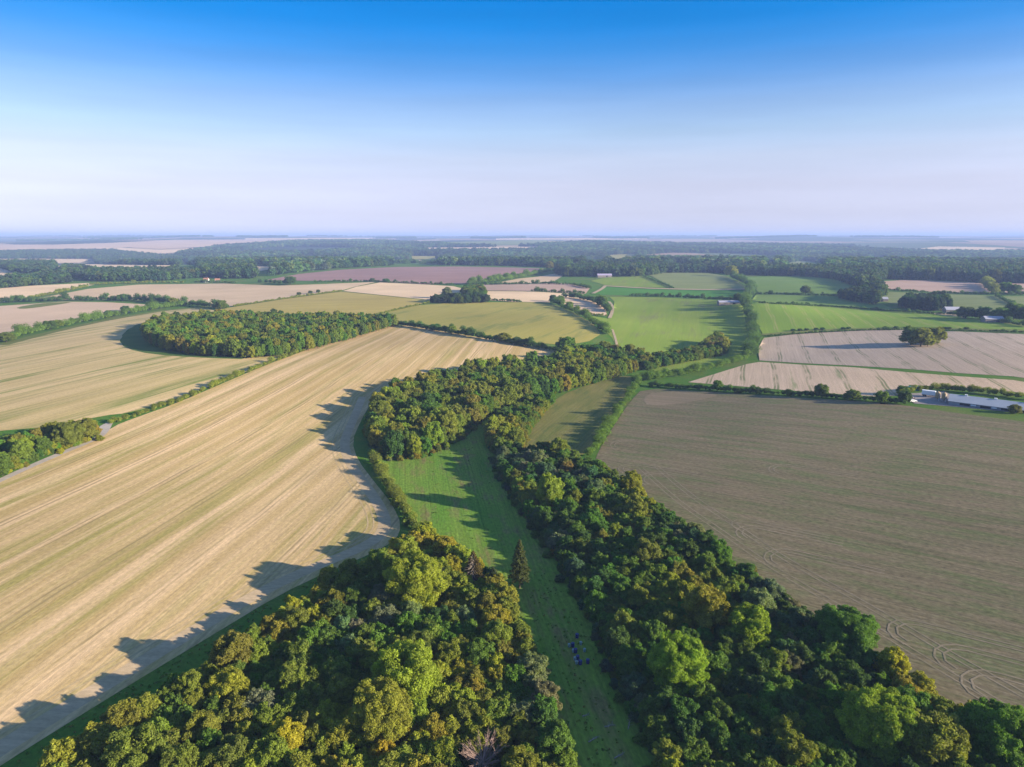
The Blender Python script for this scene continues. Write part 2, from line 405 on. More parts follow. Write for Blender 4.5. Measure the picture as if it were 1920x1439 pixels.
field('woodmargin', 'grass_margin', [(222, 645), (232, 622), (262, 606), (300, 600), (400, 640), (500, 650), (470, 674), (400, 672), (320, 668), (255, 660)], M_margin,
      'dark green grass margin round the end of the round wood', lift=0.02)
field('meadow', 'meadow', [(960, 1540), (940, 1300), (880, 1150), (815, 1030), (775, 975), (740, 915), (705, 862), (700, 845), (790, 840), (900, 775), (965, 748),
      (960, 800), (930, 840), (960, 900), (1020, 985), (1080, 1060), (1130, 1150), (1180, 1250), (1230, 1350), (1300, 1540)], M_meadow, 'narrow green valley meadow curving between the two woods')
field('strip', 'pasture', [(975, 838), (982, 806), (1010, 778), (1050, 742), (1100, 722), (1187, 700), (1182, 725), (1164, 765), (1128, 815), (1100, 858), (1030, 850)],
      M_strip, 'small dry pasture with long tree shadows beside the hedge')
field('right', 'grey_stubble_field', [(1112, 876), (1122, 846), (1148, 803), (1182, 752), (1206, 728), (1300, 733), (1450, 743), (1600, 752), (1690, 759), (1800, 776),
      (2040, 806), (2300, 1000), (2500, 1540), (2100, 1480), (1900, 1420), (1770, 1345), (1670, 1275), (1600, 1225), (1500, 1160), (1380, 1080), (1280, 1000), (1190, 930)],
      M_right, 'large grey-green stubble field right of the wood')
field('right_pink', 'bare_earth_patch', [(1205, 748), (1225, 735), (1290, 737), (1350, 740), (1330, 747), (1280, 757), (1215, 762)], simple_field('bare_earth', (0.255, 0.19, 0.12), (0.19, 0.155, 0.09), AR), 'paler earth corner of the grey stubble field', lift=0.03)
field('lilac', 'cultivated_field', [(1424, 676), (1421, 655), (1432, 634), (1500, 626), (1600, 620), (1700, 619), (1800, 622), (2000, 630), (2000, 720), (1900, 706), (1800, 700), (1700, 692), (1600, 686), (1500, 681)],
      M_lilac, 'lilac grey cultivated field with dark wheel lines round the lone clump', 0)
field('lilac2', 'pink_stubble_field', [(1290, 717), (1345, 700), (1400, 683), (1424, 679), (1500, 684), (1600, 689), (1700, 698), (1800, 706), (1900, 713), (2000, 730), (2000, 750), (1900, 735), (1800, 727),
      (1705, 722), (1690, 742), (1640, 744), (1500, 734), (1380, 724)], M_lilac2, 'pale pink stubble field with green wheel lines behind the long hedge', 0)
field('gstripe', 'striped_green_field', [(1398, 574), (1420, 567), (1500, 571), (1600, 579), (1700, 586), (1770, 590), (1830, 598), (1925, 613), (1920, 619), (1800, 616), (1700, 613),
      (1600, 616), (1500, 621), (1430, 626), (1416, 600)], M_gstripe, 'bright green field with pale yellow stripes', 0)
field('midg', 'green_pasture', [(1410, 563), (1418, 552), (1500, 553), (1600, 557), (1650, 568), (1680, 583), (1560, 573), (1430, 567)], M_ley2, 'plain green pasture above the striped field', 0)
field('upg', 'upper_green_pasture', [(1392, 521), (1450, 518), (1520, 519), (1580, 527), (1645, 540), (1640, 556), (1590, 553), (1500, 550), (1422, 549), (1414, 538)], M_ley2, 'green pasture below the dark far wood', 0)
field('greyg', 'grey_green_pasture', [(1216, 516), (1240, 511), (1330, 512), (1365, 519), (1402, 540), (1395, 542), (1320, 543), (1267, 541)], M_greyg, 'grey green pasture sloping below the far wood', 0)
field('lightg', 'small_light_green_field', [(1108, 527), (1140, 520), (1210, 518), (1262, 540), (1180, 538), (1135, 535)], M_ley, 'small light green field by the barn', 0)
field('deepg', 'deep_green_field', [(1108, 552), (1131, 537), (1180, 539), (1265, 543), (1395, 544), (1394, 558), (1300, 557), (1200, 555)], M_deepg, 'deep green strip field above the light green hill', 0)
field('hill', 'light_green_field', [(1096, 590), (1140, 598), (1149, 588), (1152, 566), (1143, 557), (1240, 558), (1340, 563), (1392, 567), (1397, 600), (1407, 640), (1400, 665), (1330, 686),
      (1230, 698), (1190, 684), (1160, 664), (1148, 634), (1120, 606)], M_ley, 'light green rolling field in the valley behind the woods', 0)
field('olive', 'olive_field', [(712, 588), (780, 573), (850, 568), (920, 567), (1000, 567), (1045, 573), (1082, 590), (1112, 607), (1126, 627), (1105, 640), (1060, 648), (980, 640), (900, 627), (800, 609), (748, 602)],
      M_olive, 'olive green hay field in the centre beyond the stubble', 0)
field('yellow', 'yellow_field', [(400, 583), (430, 577), (540, 560), (640, 547), (700, 553), (760, 559), (808, 564), (800, 569), (760, 575), (705, 589), (660, 600), (560, 600)], M_yellow, 'yellow hay field behind the round wood', 0)
field('pink', 'pale_pink_field', [(643, 546), (668, 538), (712, 530), (800, 534), (850, 537), (882, 545), (897, 554), (860, 559), (810, 563), (760, 558), (700, 552)], M_pink, 'pale pink stubble field before the maroon field', 0)
field('tan', 'tan_field', [(60, 562), (165, 542), (260, 534), (420, 532), (520, 536), (580, 534), (706, 529), (665, 538), (640, 545), (540, 558), (430, 575), (390, 574), (340, 567), (220, 561)], M_tan,
      'broad tan field behind the long dark hedge', 0)
field('f5', 'pale_field', [(-80, 548), (0, 541), (60, 536), (165, 531), (178, 534), (120, 545), (60, 556), (30, 565), (-80, 573)], M_tanp, 'pale stubble field at the left edge below the woods', 0)
field('rose', 'rose_field', [(-80, 582), (0, 574), (120, 566), (200, 567), (290, 572), (240, 586), (170, 600), (90, 614), (0, 631), (-80, 645)], M_rose, 'rose coloured cultivated field left of the round wood', 0)
field('rose_g', 'weedy_strip', [(28, 577), (75, 569), (140, 566), (120, 570), (70, 577), (40, 580)], M_ground2, 'narrow yellow green strip in the rose field', lift=0.05)
field('maroon', 'ploughed_field', [(495, 526), (560, 514), (640, 506), (740, 501), (860, 500), (960, 502), (1024, 504), (992, 513), (960, 521), (920, 528), (885, 532), (800, 533), (700, 528), (600, 527)],
      M_maroon, 'maroon ploughed field on the far crest', 0)
field('f20', 'small_tan_field', [(925, 532), (970, 523), (1010, 519), (1062, 509), (1055, 518), (1040, 527), (1010, 531)], M_tan, 'small tan field right of the maroon field', 0)
field('f21', 'brown_strip_field', [(884, 542), (902, 534), (1060, 531), (1106, 541), (1098, 551), (1010, 546), (905, 545)], M_brown, 'brown strip field between two thin hedges', 0)
field('f22', 'pale_strip_field', [(903, 546), (1005, 547), (1096, 553), (1065, 558), (1045, 562), (1030, 567), (960, 566), (915, 563)], M_pink, 'pale pink field beside the central copse', 0)
field('f23', 'corner_field', [(1040, 566), (1068, 557), (1110, 561), (1135, 576), (1138, 592), (1100, 589), (1062, 577)], M_rose, 'small pink corner field inside curved hedges', 0)
field('f24', 'far_brown_field', [(1638, 529), (1700, 525), (1846, 531), (1862, 548), (1780, 549), (1700, 545), (1638, 542)], M_brown, 'pinkish brown field at the foot of the dark wood', 0)
field('f25', 'far_brown_field', [(1852, 532), (2000, 532), (2000, 552), (1872, 549)], M_brown, 'pinkish brown field with two round trees at the edge', 0)
field('f26', 'far_green_field', [(1638, 546), (1780, 552), (1866, 555), (1905, 578), (1895, 590), (1810, 584), (1740, 582), (1650, 565)], M_greyg, 'light green pasture around the dark copse', 0)
field('f27', 'far_green_field', [(1872, 556), (2000, 556), (2000, 600), (1925, 590)], M_greyg, 'light green pasture at the right edge', 0)
field('f28', 'tan_verge', [(1735, 586), (1770, 587), (1815, 594), (1805, 596), (1770, 592)], M_tan, 'narrow tan strip beside the farm hedge', 0)
field('f29', 'far_pale_field', [(-80, 486), (0, 485), (176, 484), (150, 493), (0, 494), (-80, 494)], M_tanp, 'far pale strip field below the left woods', 0)
field('f30', 'far_pale_field', [(104, 499), (160, 496), (270, 495), (318, 497), (345, 507), (300, 512), (190, 513), (150, 506)], M_tanp, 'far pale field between two wood belts', 0)
field('f31', 'far_pale_field', [(-80, 505), (0, 503), (25, 512), (84, 516), (60, 522), (0, 528), (-80, 530)], M_pink, 'far pink field at the left edge', 0)
field('f32', 'far_pale_field', [(170, 464), (232, 465), (300, 469), (430, 462), (472, 463), (400, 469), (300, 476), (240, 473)], M_tanp, 'far pale strip curving above the left woods', 0)
field('f33', 'far_hill_field', [(-80, 459), (100, 459), (200, 456), (330, 450), (560, 450), (470, 460), (430, 461), (300, 467), (240, 464), (150, 470), (-80, 470)], M_rose, 'far rosy hill field under the horizon', 0)
field('f34', 'far_pale_field', [(460, 447), (720, 446.4), (745, 449), (460, 450)], M_tanp, 'thin pale field on the left horizon ridge', 0)
field('f35', 'far_pale_field', [(930, 447), (1210, 446.6), (1215, 449.5), (930, 450)], M_tanp, 'thin pale field on the central horizon ridge', 0)
field('f36', 'far_pale_field', [(1650, 463), (1720, 467), (1760, 462.5), (1885, 464.5), (1880, 470), (1750, 473)], M_tanp, 'pale far field above the right forest', 0)
for i_, (pp_, mm_, lb_) in enumerate([
        ([(472, 499), (516, 500), (505, 506), (485, 509)], M_tanp, 'small pale clearing in the forest left of the maroon field'),
        ([(1138, 479), (1195, 476), (1192, 485), (1150, 489)], M_olive, 'pale green clearing in the far forest'),
        ([(1095, 490), (1136, 488), (1134, 494), (1096, 495)], M_tanp, 'pale clearing above the dark wood belt'),
        ([(1434, 491), (1456, 491), (1456, 497), (1436, 498)], M_olive, 'small yellow green clearing right of centre'),
        ([(1470, 494), (1510, 489), (1550, 494), (1545, 501), (1480, 502)], M_greyg, 'grey green clearing on the right forest slope'),
        ([(768, 480), (822, 481), (818, 487), (772, 487)], M_olive, 'light green clearing beyond the maroon field'),
        ([(735, 489), (825, 488), (825, 490.5), (735, 491)], M_tanp, 'thin pale clearing beyond the maroon field'),
        ([(800, 465), (1010, 463), (1012, 466), (800, 468)], M_tanp, 'long thin pale field in the far forest'),
        ([(820, 481), (845, 480), (842, 484), (822, 485)], M_pink, 'tiny pink clearing in the far forest'),
        ([(800, 455), (1020, 450), (1030, 459), (860, 462)], M_greyg, 'far grey green hill above the forest')]):
    field('cl%d' % i_, 'forest_clearing', pp_, mm_, lb_, 0, 0.3)

# tracks and paths
def ribbon(name, pts, width, mat, lift, label=None, parent=None, cat='track'):
    """strip of the given width draped on the terrain along world points"""
    p = resample(pts, 3.0 if width < 2 else 4.0)
    t = np.gradient(p, axis=0); t /= np.linalg.norm(t, axis=1)[:, None] + 1e-9
    nrm = np.stack([-t[:, 1], t[:, 0]], 1)
    a = p + nrm * width / 2; b = p - nrm * width / 2
    v = np.concatenate([np.c_[a, H(a[:, 0], a[:, 1]) + lift], np.c_[b, H(b[:, 0], b[:, 1]) + lift]])
    n_ = len(p); i = np.arange(n_ - 1)
    me = mesh_quads(name, v, np.stack([i, i + n_, i + n_ + 1, i + 1], 1), mats=[mat], smooth=True)
    o = link(name, me, parent)
    if parent is None: tag(o, label, cat, kind='structure')
    elif label: o['label'] = label
    return o
M_track = simple_field('chalk_track', (0.40, 0.35, 0.30), (0.33, 0.29, 0.25), 0.3)
M_path = simple_field('dry_path', (0.40, 0.31, 0.20), (0.34, 0.27, 0.17), 0.3)
ribbon('farm_track', world_line([(-60, 930), (0, 901), (50, 878), (110, 852), (160, 832), (186, 820), (198, 808), (205, 793)]), 3.2, M_track, 0.05, 'grey farm track skirting the copse at the left edge')
field('trackbay', 'gravel_bay', [(182, 806), (190, 797), (206, 792), (202, 806), (192, 822), (180, 826)], M_track, 'pale gravel bay at the bend of the farm track', lift=0.03)
ribbon('field_path', world_line([(1112, 551), (1128, 543), (1136, 536)]), 6, M_path, 0.5, 'pale path climbing beside the deep green field')
ribbon('field_path', world_line([(1143, 597), (1148, 586), (1149, 575), (1142, 566)]), 4, M_path, 0.25, 'pale path round the corner of the small pink field')
ribbon('field_path', world_line([(1148, 618), (1154, 635), (1158, 652)]), 2.2, M_path, 0.2, 'pale path between the wood and the light green field')
ribbon('grass_verge', world_line([(1432, 629), (1500, 622.5), (1600, 618), (1700, 616), (1920, 620)]), 14, M_ground2, 0.15, 'yellow green verge between striped field and lilac field', cat='verge')
ribbon('grass_verge', world_line([(1136, 537), (1200, 541), (1262, 543), (1330, 544.5), (1400, 543)]), 14, M_path, 0.8, 'pale dry verge above the deep green strip field', cat='verge')
ribbon('grass_verge', world_line([(0, 648), (100, 622), (200, 600), (330, 579), (420, 576)]), 14, M_ground2, 0.1, 'bright grass verge under the left hedge', cat='verge')
# wheel tracks pressed into the stubble
M_wpale = simple_field('wheel_mark_pale', (0.275, 0.218, 0.142), (0.20, 0.168, 0.10), 0.0, stripe=8.0, along=30.0)
M_wdark = simple_field('wheel_mark_dark', (0.38, 0.285, 0.15), (0.46, 0.34, 0.185), 0.0, stripe=10.0, along=25.0)
rf = FIELDS['right'][0]; sf = FIELDS['stub'][0]
def offset_line(line, d):
    p = resample(line, 4.0); t = np.gradient(p, axis=0); t /= np.linalg.norm(t, axis=1)[:, None]
    return p + np.stack([-t[:, 1], t[:, 0]], 1) * d
edge_r = world_line([(1190, 880), (1260, 945), (1340, 1000), (1420, 1060), (1520, 1120), (1620, 1180), (1720, 1245), (1830, 1310), (1960, 1390)], 2)
for k, d in enumerate((-2.0, -3.9, -9.0, -10.9)):
    ribbon('wheel_track', offset_line(edge_r, -d), 0.45, M_wpale, 0.03 + 0.004 * k, parent=rf)
dirr = np.array([math.cos(AR), math.sin(AR)])
for k, (cx, cy, rad) in enumerate([(1418, 1002, 6.5), (1400, 985, 5), (1478, 1050, 7), (1720, 1190, 6.5), (1812, 1240, 6.5), (1868, 1292, 6.5), (1240, 900, 9), (1190, 880, 7), (1180, 835, 9), (1475, 882, 7)]):
    c = P(cx, cy)
    for dd in (0.0, 1.9):
        th = np.linspace(R(95), R(250), 22) + AR
        arc = c + (rad - dd) * np.stack([np.cos(th), np.sin(th)], 1)
        tail = arc[0] + dirr * np.linspace(26, 1, 12)[:, None]
        ribbon('wheel_track', np.concatenate([tail, arc]), 0.5, M_wpale, 0.046 + 0.004 * (k % 4) + 0.002 * (dd > 0), parent=rf)
edge_l = world_line([(690, 745), (672, 792), (656, 830), (668, 866), (700, 908), (730, 950), (742, 985), (728, 1010), (690, 1034), (600, 1070), (500, 1118), (380, 1190), (260, 1265), (120, 1352), (0, 1428), (-60, 1468)], 2)
for k, d in enumerate((7.0, 9.0)):
    ribbon('wheel_track', offset_line(edge_l, -d), 0.5, M_wdark, 0.03 + 0.004 * k, parent=sf)
ribbon('headland', offset_line(edge_l, -3.2), 4.5, simple_field('headland_pale', (0.47, 0.35, 0.22), (0.40, 0.30, 0.175), 0, stripe=6.0, along=40.0), 0.018, parent=sf)

# ------------------------------------------------------------------ foliage builders
def cube_sphere(k=2):
    vs, qs = [], []
    for ax in range(3):
        for s in (-1, 1):
            base = len(vs)
            for i in range(k + 1):
                for j in range(k + 1):
                    a = -1 + 2 * i / k; b = -1 + 2 * j / k
                    p = [0, 0, 0]; p[ax] = s; p[(ax + 1) % 3] = a * s; p[(ax + 2) % 3] = b
                    p = np.array(p, float); vs.append(p / np.linalg.norm(p))
            for i in range(k):
                for j in range(k):
                    o = base + i * (k + 1) + j; qs.append((o, o + k + 1, o + k + 2, o + 1))
    return np.array(vs), np.array(qs)
CS2 = cube_sphere(2); CS1 = cube_sphere(1)
def unit(v): return v / (np.linalg.norm(v, axis=-1, keepdims=True) + 1e-9)
def leaves(pos, nrm, size, g, jit=0.55, bend=True):
    """diamond shaped leaf clumps at pos, facing nrm with jitter"""
    n = len(pos)
    nn = unit(nrm + g.normal(0, jit, (n, 3)))
    a = unit(np.cross(nn, g.normal(0, 1, (n, 3)))); b = np.cross(nn, a)
    s = (size * g.uniform(0.6, 1.35, n))[:, None]
    w = g.uniform(0.5, 0.85, n)[:, None]
    v = np.stack([pos - a * s * .6, pos - b * s * w * .5 + nn * s * .10, pos + a * s * .6 - nn * s * .08, pos + b * s * w * .5 + nn * s * .10], 1).reshape(-1, 3)
    q = np.arange(4 * n).reshape(n, 4)
    var = np.repeat(g.uniform(0, 1, n), 4)
    return v, q, var
def merge(parts):
    V, Q, A = [], [], []; o = 0
    for v, q, a in parts:
        V.append(v); Q.append(q + o); A.append(a); o += len(v)
    return np.concatenate(V), np.concatenate(Q), np.concatenate(A)
def lobes_to_parts(C, r, n_leaf, size, g, jit=0.6, core=0.66, n_sub=9):
    """big boughs carry small leaf clumps; leaves sit on the clumps"""
    C = np.asarray(C, float); r = np.asarray(r, float)
    parts = []
    cv, cq = CS2 if len(C) < 60 else CS1
    SC_, SR_, SO_ = [], [], []
    for k, (c, rr) in enumerate(zip(C, r)):
        v = cv * (rr * core) * (1 + g.normal(0, .10, (len(cv), 1))) + c
        parts.append((v, cq, np.full(len(cv), 0.35)))
        d = unit(g.normal(0, 1, (n_sub, 3)) + np.array([0, 0, .35]))
        q = g.uniform(.26, .46, n_sub)
        SC_.append(c + d * (rr * g.uniform(.72, .98, n_sub))[:, None]); SR_.append(q * rr); SO_.append(np.full(n_sub, k))
    S = np.concatenate(SC_); sr = np.concatenate(SR_); so = np.concatenate(SO_)
    keep = np.ones(len(S), bool)
    for k, (c, rr) in enumerate(zip(C, r)): keep &= ~((np.linalg.norm(S - c, axis=1) < rr * .62) & (so != k))
    S, sr, so = S[keep], sr[keep], so[keep]
    N = int(n_leaf * 1.7); li = g.choice(len(S), N, p=sr ** 2 / (sr ** 2).sum())
    d = unit(g.normal(0, 1, (N, 3)) + .55 * unit(S[li] - C[so[li]]) + np.array([0, 0, .12]))
    pos = S[li] + d * (sr[li] * g.uniform(.62, 1.22, N))[:, None]
    tone = np.clip(g.uniform(0, 1, len(S))[li] * .55 + g.uniform(0, 1, N) * .45, 0, 1)
    keep = np.ones(N, bool)
    for k, (c, rr) in enumerate(zip(C, r)): keep &= ~(np.linalg.norm(pos - c, axis=1) < rr * 0.74)
    pos, d, tone = pos[keep][:n_leaf], d[keep][:n_leaf], tone[keep][:n_leaf]
    n2 = int(n_leaf * .8); l2 = g.choice(len(C), n2, p=r ** 2 / (r ** 2).sum()); d2 = unit(g.normal(0, 1, (n2, 3)) + np.array([0, 0, .15]))
    p2 = C[l2] + d2 * (r[l2] * g.uniform(.70, .92, n2))[:, None]; k2 = np.ones(n2, bool)
    for k, (c, rr) in enumerate(zip(C, r)): k2 &= ~((np.linalg.norm(p2 - c, axis=1) < rr * .7) & (l2 != k))
    p2, d2 = p2[k2], d2[k2]
    pos = np.concatenate([pos, p2]); d = np.concatenate([d, d2]); tone = np.concatenate([tone, g.uniform(0, .9, len(p2))])
    v, q, _ = leaves(pos, d, size, g, jit)
    parts.append((v, q, np.repeat(tone, 4)))
    return parts
def broad_crown(seed, rad, top, base, n_lobe, n_leaf, size, spread=0.62, lobe=(0.30, 0.48)):
    g = np.random.default_rng(seed)
    ch = top - base; C, r = [], []
    C.append((0, 0, base + ch * 0.5)); r.append(min(rad, ch / 2) * 0.72)
    for k in range(n_lobe):
        th = k * 2.39996 + g.uniform(-.4, .4); t = (k + 0.5) / n_lobe
        zf = 0.12 + 0.80 * t + g.uniform(-.07, .07)
        prof = math.sqrt(max(0.05, 1 - ((zf - 0.42) / 0.62) ** 2))
        rr = rad * g.uniform(*lobe) * (0.75 + 0.35 * prof)
        rho = (rad * prof - rr * 0.75) * g.uniform(0.75, 1.08)
        C.append((rho * math.cos(th), rho * math.sin(th), min(base + ch * zf, top - rr * .7))); r.append(rr)
    return merge(lobes_to_parts(C, r, n_leaf, size, g))
def tube(p, r, k=6):
    p = np.asarray(p, float); n = len(p); t = unit(np.gradient(p, axis=0))
    ref = np.array([0.31, 0.95, 0.05]); a = unit(np.cross(t, ref)); b = np.cross(t, a)
    th = np.linspace(0, 2 * math.pi, k, endpoint=False)
    v = (p[:, None] + np.asarray(r)[:, None, None] * (np.cos(th)[None, :, None] * a[:, None] + np.sin(th)[None, :, None] * b[:, None])).reshape(-1, 3)
    i, j = np.meshgrid(np.arange(n - 1), np.arange(k), indexing='ij')
    q = np.stack([i * k + j, i * k + (j + 1) % k, (i + 1) * k + (j + 1) % k, (i + 1) * k + j], -1).reshape(-1, 4)
    return v, q, np.full(len(v), 0.5)
def trunk_parts(seed, h, r0, n_limb=5, spread=0.5):
    g = np.random.default_rng(seed)
    z = np.linspace(-0.4, h * 0.8, 7); p = np.stack([g.normal(0, .02 * h, 7).cumsum() * .3, g.normal(0, .02 * h, 7).cumsum() * .3, z], 1); p[:2, :2] = 0
    parts = [tube(p, np.linspace(r0 * 1.25, r0 * 0.35, 7))]
    for k in range(n_limb):
        s = p[2 + k % 4]; th = g.uniform(0, 6.28); L = h * g.uniform(.3, .5)
        t = np.linspace(0, 1, 4)[:, None]
        d = np.array([math.cos(th) * spread, math.sin(th) * spread, .75])
        parts.append(tube(s + t * d * L + np.array([0, 0, .12 * L]) * t * t, np.linspace(r0 * .5, r0 * .12, 4), 5))
    return parts
def as_mesh(name, m, mats, smooth=False): return mesh_quads(name, m[0], m[1], m[2], mats=mats, smooth=smooth)

# near crowns (fine leaves), real sizes: S small, M medium, L large, B bush
NEAR = {'S': [], 'M': [], 'L': [], 'B': []}
for k in range(5):
    NEAR['S'].append((as_mesh('crown_small_%d' % k, broad_crown(10 + k, 3.0, 7.0 + .4 * k, 0.9, 13, 5200, 0.34), [LEAF]), as_mesh('trunk_small_%d' % k, merge(trunk_parts(30 + k, 6.0, .14)), [BARK], True), 3.0, 7.0 + .4 * k))
for k in range(5):
    NEAR['M'].append((as_mesh('crown_medium_%d' % k, broad_crown(50 + k, 4.4, 10.5 + .5 * k, 1.8, 20, 9500, 0.36, lobe=(.26, .42)), [LEAF]), as_mesh('trunk_medium_%d' % k, merge(trunk_parts(70 + k, 9.0, .22)), [BARK], True), 4.4, 10.5 + .5 * k))
for k in range(3):
    NEAR['L'].append((as_mesh('crown_large_%d' % k, broad_crown(90 + k, 8.0, 15.0 + k, 2.5, 40, 26000, 0.40, lobe=(.20, .34)), [LEAF]), as_mesh('trunk_large_%d' % k, merge(trunk_parts(95 + k, 13.0, .42, 8)), [BARK], True), 8.0, 15.0 + k))
for k in range(5):
    NEAR['B'].append((as_mesh('crown_bush_%d' % k, broad_crown(110 + k, 2.0, 3.4, 0.1, 9, 2000, 0.32, lobe=(.34, .5)), [LEAF]), as_mesh('trunk_bush_%d' % k, merge(trunk_parts(120 + k, 2.0, .07, 3)), [BARK], True), 2.0, 3.4))
# mid-distance whole trees
MID = []
for k in range(6):
    MID.append((as_mesh('crown_mid_%d' % k, broad_crown(130 + k, 5.0, 11.5, 1.6 - .2 * (k % 3), 18, 3400, 0.62, lobe=(.26, .42)), [LEAF]), as_mesh('trunk_mid_%d' % k, merge(trunk_parts(150 + k, 9.0, .28)), [BARK], True), 5.0, 11.5))
# far trees: coarse clumps
def far_crown(seed, size=2.6, nl=90):
    return broad_crown(seed, 6.0, 13.0, 0.5, 9, nl, size, lobe=(.35, .5))

# collections of whole-tree meshes (crown + trunk) used only by the uncountable masses
def variants(tagname, items):
    c = bpy.data.collections.new('variants_' + tagname)
    for k, (cr, tr) in enumerate(items):
        v1 = np.empty(len(cr.vertices) * 3, np.float32); cr.vertices.foreach_get('co', v1)
        q1 = np.empty(len(cr.loops), np.int32); cr.loops.foreach_get('vertex_index', q1)
        a1 = np.empty(len(cr.vertices), np.float32); cr.attributes['leafvar'].data.foreach_get('value', a1)
        V, Q, A = v1.reshape(-1, 3), q1.reshape(-1, 4), a1; mi = np.zeros(len(Q), int)
        if tr is not None:
            v2 = np.empty(len(tr.vertices) * 3, np.float32); tr.vertices.foreach_get('co', v2)
            q2 = np.empty(len(tr.loops), np.int32); tr.loops.foreach_get('vertex_index', q2)
            V = np.concatenate([V, v2.reshape(-1, 3)]); mi = np.concatenate([mi, np.ones(len(q2) // 4, int)])
            Q = np.concatenate([Q, q2.reshape(-1, 4) + len(A)]); A = np.concatenate([A, np.full(len(v2) // 3, .5, np.float32)])
        me = mesh_quads('%s_%02d' % (tagname, k), V, Q, A, mats=[LEAF, BARK], mat_idx=mi)
        c.objects.link(bpy.data.objects.new('%s_%02d' % (tagname, k), me))
    return c
V_SMALL = variants('wood_small', [(a, b) for a, b, _, _ in NEAR['S']])
V_MID = variants('wood_mid', [(a, b) for a, b, _, _ in MID]); V_BUSH = variants('wood_bush', [(a, None) for a, b, _, _ in NEAR['B']])
V_FAR = variants('wood_far', [(as_mesh('crown_far_%d' % k, far_crown(170 + k), [LEAF]), None) for k in range(6)])

def scatter_group(name, coll):
    ng = bpy.data.node_groups.new(name, 'GeometryNodeTree')
    ng.interface.new_socket('Geometry', in_out='INPUT', socket_type='NodeSocketGeometry'); ng.interface.new_socket('Geometry', in_out='OUTPUT', socket_type='NodeSocketGeometry')
    n, l = ng.nodes, ng.links
    gi = n.new('NodeGroupInput'); go = n.new('NodeGroupOutput'); iop = n.new('GeometryNodeInstanceOnPoints'); ci = n.new('GeometryNodeCollectionInfo')
    ci.inputs['Collection'].default_value = coll; ci.inputs['Separate Children'].default_value = True; ci.inputs['Reset Children'].default_value = True
    l.new(gi.outputs[0], iop.inputs['Points']); l.new(ci.outputs[0], iop.inputs['Instance']); iop.inputs['Pick Instance'].default_value = True
    for nm, ty, sock in (('var', 'INT', 'Instance Index'), ('rot', 'FLOAT_VECTOR', 'Rotation'), ('scl', 'FLOAT_VECTOR', 'Scale')):
        a = n.new('GeometryNodeInputNamedAttribute'); a.data_type = ty; a.inputs['Name'].default_value = nm
        l.new(a.outputs['Attribute'], iop.inputs[sock])
    l.new(iop.outputs[0], go.inputs[0]); return ng
_SG = {}
def scatter(name, coll, pos, scl, tint, label, cat, kind='stuff', nvar=None):
    pos = np.asarray(pos, np.float32); n = len(pos)
    if n == 0: return
    me = bpy.data.meshes.new(name); me.vertices.add(n); me.vertices.foreach_set('co', pos.ravel())
    nv = len(coll.objects)
    me.attributes.new('var', 'INT', 'POINT').data.foreach_set('value', rng.integers(0, nv, n).astype(np.int32))
    rot = np.zeros((n, 3), np.float32); rot[:, 2] = rng.uniform(0, 6.283, n); rot[:, :2] = rng.normal(0, .05, (n, 2))
    me.attributes.new('rot', 'FLOAT_VECTOR', 'POINT').data.foreach_set('vector', rot.ravel())
    me.attributes.new('scl', 'FLOAT_VECTOR', 'POINT').data.foreach_set('vector', np.asarray(scl, np.float32).ravel())
    me.attributes.new('tint', 'FLOAT_VECTOR', 'POINT').data.foreach_set('vector', np.asarray(tint, np.float32).ravel())
    o = link(name, me)
    if coll.name not in _SG: _SG[coll.name] = scatter_group('scatter_' + coll.name, coll)
    md = o.modifiers.new('scatter', 'NODES'); md.node_group = _SG[coll.name]
    return tag(o, label, cat, kind=kind)

# colours of foliage
T_GOLD = (0.262, 0.275, 0.036); T_OLIVE = (0.190, 0.222, 0.036); T_GREEN = (0.118, 0.200, 0.032); T_DARK = (0.078, 0.148, 0.036)
T_BRIGHT = (0.240, 0.295, 0.032); T_YELLOW = (0.33, 0.315, 0.032); T_RUSSET = (0.230, 0.170, 0.060); T_GREY = (0.175, 0.215, 0.105); T_BLUE = (0.088, 0.160, 0.074)
TN = {T_GOLD: 'golden green', T_OLIVE: 'olive green', T_GREEN: 'mid green', T_DARK: 'dark green', T_BRIGHT: 'bright yellow green', T_YELLOW: 'yellow', T_RUSSET: 'russet brown', T_GREY: 'grey green', T_BLUE: 'bluish green'}

def place_tree(name, xy, H_, R_, tint, label, group=None, size=None, cat='tree', lod='near', seed=None, z=None):
    g = random.Random(hash((round(xy[0], 1), round(xy[1], 1))) if seed is None else seed)
    if lod == 'near':
        key = size or ('L' if R_ > 6 else 'M' if R_ > 3.6 else 'S')
        cr, tr, r0, h0 = g.choice(NEAR[key])
    else:
        cr, tr, r0, h0 = g.choice(MID)
    root = empty(name, (xy[0], xy[1], h1(*xy) if z is None else z), g.uniform(0, 6.28))
    s = (R_ / r0, R_ / r0 * g.uniform(.92, 1.08), H_ / h0)
    c = bpy.data.objects.new('crown', cr); t = bpy.data.objects.new('trunk', tr)
    for o in (c, t):
        COL.objects.link(o); o.parent = root; o.scale = s
    j = [k * g.uniform(.86, 1.14) for k in tint]
    c['tint'] = j
    tag(root, label, cat, group)
    return root
